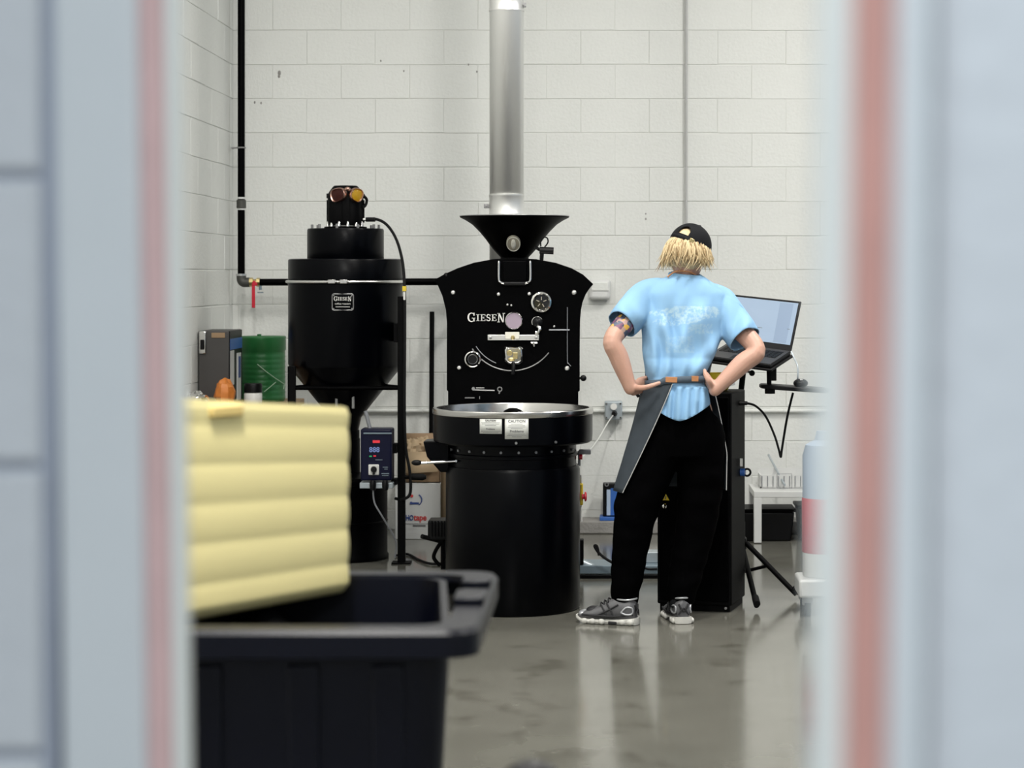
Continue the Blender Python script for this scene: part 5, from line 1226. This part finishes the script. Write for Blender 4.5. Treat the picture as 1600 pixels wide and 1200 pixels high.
# strap across the back
sp_ = []
for i in range(21):
    x = 1006+i*(1110-1006)/20; a = (x-1057)/53; Y_ = 9.605-.128*math.sqrt(max(.05, 1-min(.97, a*a)))-.006
    sp_.append(P(x, 597-4.5*math.sin((x-1006)/104*PI*.5)+(3 if x < 1035 else 0), Y_))
ss = MB().loft([[p+V((0, .0, -.015)) for p in sp_], [p+V((0, 0, .015)) for p in sp_]], closed=False).build('waist_strap', 'strap_grey', ao, solid=.004)
for px, w_ in ((1049, 18), (1085, 13)):
    a = (px-1057)/53; Y_ = 9.605-.128*math.sqrt(1-a*a)-.0095; yy = 597-4.5*math.sin((px-1006)/104*PI*.5)
    MB().box(P(px, yy-1, Y_), (w_*YQ/FPX, .004, .024), Matrix.Rotation(a*.35, 3, 'Z') @ Matrix.Rotation(R(2), 3, 'Y')).build('leather_patch', 'leather_tan', ss, bevel=.0015)
MB().tube(smooth_path([P(1043, 433, 9.60), P(1055, 424.5, 9.597), P(1072, 424, 9.602), P(1085, 428.5, 9.615), P(1096, 437, 9.65)], 6), .0035, 8).build('neck_strap', 'leather_tan', ao)
MB().tube(smooth_path([P(983, 607, 9.62), P(992, 612, 9.6), P(998, 620, 9.58)], 4), .008, 8, flat=.5).build('strap_tail', 'cap_black', ao)

# ---- cap
CU = (hu*.93+V((.30, 0, 0))+V((0, -.10, 0))).normalized()         # cap axis, tipped to the right
CFw = (face-CU*face.dot(CU)).normalized(); CRt = CFw.cross(CU); CM = Matrix((CRt, CFw, CU)).transposed()
cc = HC+CU*.022
cp = MB(); NA, NR = 120, 30; grid = []
ax_, ay_, az_ = .090, .110, .098
def capp(th, ph): return cc+CM @ V((ax_*math.sin(ph)*math.cos(th), ay_*math.sin(ph)*math.sin(th), az_*math.cos(ph)))
vs_, fs_ = [], []
ids = {}
for j in range(NR+1):
    ph = .02+(R(93)-.02)*j/NR
    for i in range(NA): ids[(i, j)] = len(vs_); vs_.append(capp(2*PI*i/NA, ph))
for j in range(NR):
    for i in range(NA):
        th = (2*PI*(i+.5)/NA); ph = (.02+(R(93)-.02)*(j+.5)/NR)
        da = (th-1.5*PI)*.11*math.sin(ph); dz_ = az_*math.cos(ph)
        if (da/.036)**2+((dz_-.014)/.044)**2 < 1 and dz_ > .014: continue        # arched gap above the strap at the back
        fs_.append((ids[(i, j)], ids[((i+1) % NA, j)], ids[((i+1) % NA, j+1)], ids[(i, j+1)]))
cp.add(vs_, fs_); co = cp.build('cap', 'cap_black', pe, ang=180, solid=.003)
MB().sphere(cc+CU*(az_+.001), (.008, .008, .005), 12, 8).build('cap_button', 'cap_black', co)
br_ = []
for i in range(21):
    a = R(18+144*i/20); br_.append((cc+CM @ V((ax_*math.cos(a), ay_*math.sin(a), 0)), cc+CM @ V((ax_*1.0*math.cos(a), ay_*math.sin(a)+.075*math.sin((a-R(18))/R(144)*PI), -.012))))
MB().loft([[a for a, b in br_], [b for a, b in br_]], closed=False).build('brim', 'cap_black', co, solid=.004)
stp = [cc+CM @ V((ax_*1.01*math.cos(a), ay_*1.01*math.sin(a), 0)) for a in [R(270-38+76*i/12) for i in range(13)]]
MB().loft([[p-CU*.009 for p in stp], [p+CU*.009 for p in stp]], closed=False).build('back_strap', 'cap_black', co, solid=.003)
bk = cc+CM @ V((ax_*1.03*math.cos(R(303)), ay_*1.03*math.sin(R(303)), .003))
MB().box(bk, (.022, .006, .018), CM @ Matrix.Rotation(R(38), 3, 'Z')).build('buckle', 'brass', co, bevel=.002)

# ---- hair: a soft under-shell and many tapering locks
hs = MB(); hs.sphere(HC+HM @ V((0, -.012, -.004)), (.084, .100, .098), 36, 24, HM)
for p in hs.v:
    q = HM.transposed() @ (p-HC)
    p += (p-HC).normalized()*(.010*noise.noise(p*40))
hs.f = [f_ for f_ in hs.f if all((HM.transposed() @ (hs.v[i]-HC)).y < .045 for i in f_)]
ho_ = hs.build('hair', 'hair_blond', pe, ang=180)
rh = random.Random(11); lk = MB(); lk2 = MB()
for q in range(900):
    th = R(rh.uniform(150, 390)); ph = R(rh.uniform(78, 112))          # around sides and back in head space
    d = V((math.cos(th)*math.sin(ph), math.sin(th)*math.sin(ph), math.cos(ph)))
    root = HC+HM @ V((d.x*.080, d.y*.098-.006, d.z*.07+.022))
    out = (root-HC); out.z = 0; out.normalize()
    ln = rh.uniform(.060, .125) if d.y < -.2 else rh.uniform(.045, .090)
    sw = V((rh.uniform(-1, 1), rh.uniform(-.7, .7), rh.uniform(-.2, .5)))
    flick = rh.uniform(.05, .55) if rh.random() < .75 else rh.uniform(.5, 1.0)
    p1 = root+out*ln*.20+V((0, 0, -ln*.25)); p2 = p1+out*ln*.04*flick+V((0, 0, -ln*.40))+sw*ln*.14; p3 = p2+out*ln*(.22*flick-.22)+V((0, 0, -ln*.34))+sw*ln*.26
    if p3.z < PZ(426, 9.6): p3.z = PZ(426, 9.6)+rh.uniform(0, .015)
    w_ = rh.uniform(.0032, .0062)
    (lk2 if rh.random() < .3 else lk).tube(smooth_path([root-out*.01, p1, p2, p3], 3), 0, 5, [w_*(1-.92*(i/9)**1.6) for i in range(10)], flat=.55)
lko = lk.build('locks', 'hair_blond', ho_, ang=180); lko['kind'] = 'stuff'
lko = lk2.build('locks', 'hair_dark', ho_, ang=180); lko['kind'] = 'stuff'
tf = MB(); tfc = cc+CM @ V((0, -.092, .030))
for q in range(26):
    a = rh.uniform(-.017, .017); r0 = tfc+CM @ V((a, .02, rh.uniform(.0, .014))); r1 = r0+CM @ V((a*.3+rh.uniform(-.006, .006), -.012+rh.uniform(-.004, .002), -.012)); r2 = r1+CM @ V((rh.uniform(-.008, .008), -.002, -.020))
    tf.tube(smooth_path([r0, r1, r2], 3), 0, 5, [.0045, .0045, .004, .0035, .003, .002, .001])
tfo = tf.build('tuft', 'hair_blond', ho_, ang=180); tfo['kind'] = 'stuff'

# ---- running shoes
def shoe(heel, yaw, ln=.285):
    M_ = Matrix.Translation(heel) @ Matrix.Rotation(yaw, 4, 'Z') @ Matrix.Diagonal((.93, 1.06, 1.12, 1))          # local +x towards the toe
    T = lambda m: [M_ @ p for p in m.v]
    st_ = [(-.004, .026, .018, .088), (.02, .036, .014, .104), (.06, .039, .014, .104), (.10, .038, .014, .103), (.13, .038, .014, .090), (.16, .041, .014, .074), (.20, .046, .014, .060), (.24, .044, .016, .049), (.265, .034, .020, .038), (.280, .018, .024, .034)]
    up = MB(); rgs = []
    for x, w_, z0, z1 in st_:
        pts = []
        for i in range(24):
            a = 2*PI*i/24; c_, s_ = math.cos(a), math.sin(a); zc_, zh = (z0+z1)/2, (z1-z0)/2
            wq = w_*(1-.38*max(0, s_)**1.6) if x < .16 else w_*(1-.15*max(0, s_))
            pts.append(V((x, math.copysign(abs(c_)**.75, c_)*wq, zc_+math.copysign(abs(s_)**.8, s_)*zh)))
        rgs.append(pts)
    up.loft(rgs); up.v = T(up); u_ = up.build('shoe', 'shoe_grey', pe, ang=60)
    so_ = MB(); sole = []
    for x, w_ in ((-.018, .020), (-.008, .036), (.03, .043), (.08, .042), (.12, .040), (.16, .044), (.21, .050), (.25, .046), (.275, .032), (.290, .014)):
        zt_ = .019+.008*max(0, 1-x/.1)+(.012*max(0, (x-.25)/.04)); zb_ = .002+(.016*max(0, (x-.22)/.07)**1.5)
        sole.append([V((x, s*w_, z_)) for s, z_ in ((-.92, zb_), (-1, zb_+.008), (-1.04, (zb_+zt_)/2), (-.96, zt_), (.96, zt_), (1.04, (zb_+zt_)/2), (1, zb_+.008), (.92, zb_))])
    so_.loft(sole); so_.v = T(so_); so_.build('sole', 'shoe_sole', u_, ang=40)
    for x, s in [(x, s) for s in (-1, 1) for x in (.012, .050, .150, .195, .235)]:                 # cushioning pods
        pd = MB(); w_ = .040 if x < .1 else (.046 if x < .22 else .045); pd.sphere((x, s*w_, .012), (.017, .009, .011), 14, 8); pd.v = T(pd); pd.build('sole_pod', 'shoe_sole', u_)
    gr_ = MB(); gr_.bx(.076, .118, -.0455, .0455, .003, .014); gr_.v = T(gr_); gr_.build('arch_groove', 'shoe_dark', u_, bevel=.003)
    vp = MB(); vp.sphere((.205, 0, .050), (.036, .034, .016), 16, 10); vp.v = T(vp); vp.build('toe_mesh', 'shoe_dark', u_)
    def band(pts, r_, name, m_, fl=.35):
        b = MB(); b.tube(smooth_path([V(p) for p in pts], 5), r_, 8, flat=1.0); b.v = T(b); b.build(name, m_, u_)
    for s in (-1, 1):
        band([(.090, s*.041, .030), (.112, s*.040, .062), (.132, s*.030, .085)], .0038, 'stripe', 'shoe_dark')
        band([(.122, s*.042, .028), (.140, s*.040, .054), (.158, s*.028, .074)], .0038, 'stripe', 'shoe_dark')
        band([(.175, s*.045, .034), (.120, s*.041, .056), (.070, s*.038, .080)], .0034, 'stripe', 'shoe_dark')
        band([(.056, s*.041, .050), (.03, s*.038, .070), (.004, s*.031, .066), (.004, s*.032, .046), (.03, s*.039, .042), (.056, s*.041, .050)], .0036, 'heel_counter', 'shoe_silver')
        band([(.0, s*.026, .040), (.09, s*.042, .034), (.18, s*.046, .034), (.25, s*.042, .036)], .004, 'lower_band', 'shoe_dark')
    band([(.10, -.022, .090), (.115, 0, .094), (.10, .022, .090)], .003, 'lace', 'shoe_dark')
    for x, z_ in ((.125, .096), (.145, .086), (.163, .077)): band([(x, -.024, z_-.010), (x+.006, 0, z_+.003), (x, .024, z_-.010)], .0032, 'lace', 'shoe_dark')
    band([(-.006, -.020, .078), (-.012, 0, .050), (-.006, .020, .078)], .004, 'heel_band', 'shoe_dark'); band([(-.010, -.022, .036), (-.014, 0, .062), (-.010, .022, .036)], .0035, 'heel_band', 'shoe_dark')
    cl = []
    for i in range(25):
        a = 2*PI*i/24; cl.append(V((.045+.052*math.cos(a), .032*math.sin(a), .098+.004*math.cos(a)**2)))
    cb_ = MB(); cb_.tube(cl, .0038, 8); cb_.v = T(cb_); cb_.build('collar', 'shoe_silver', u_)
    tb_ = MB(); tb_.sphere((.255, 0, .036), (.024, .034, .014), 16, 10); tb_.v = T(tb_); tb_.build('toe_cap', 'shoe_silver', u_)
    return u_
h1 = P(994, 978, 9.50); h1.z = 0; t1 = P(906, 970, 9.58); t1.z = 0; d = t1-h1
shoe(V((h1.x-.004, h1.y+.03, 0)), math.atan2(d.y, d.x))
h2 = P(1064, 973, 9.53); shoe(V((h2.x+.010, 9.55, 0)), R(100))
MB().cyl(P(976, 950, 9.57), P(976, 934, 9.57), .045, n=20).build('sock', 'cap_black', pe)
MB().cyl(P(1061, 948, 9.60), P(1061, 932, 9.60), .043, n=20).build('sock', 'cap_black', pe)
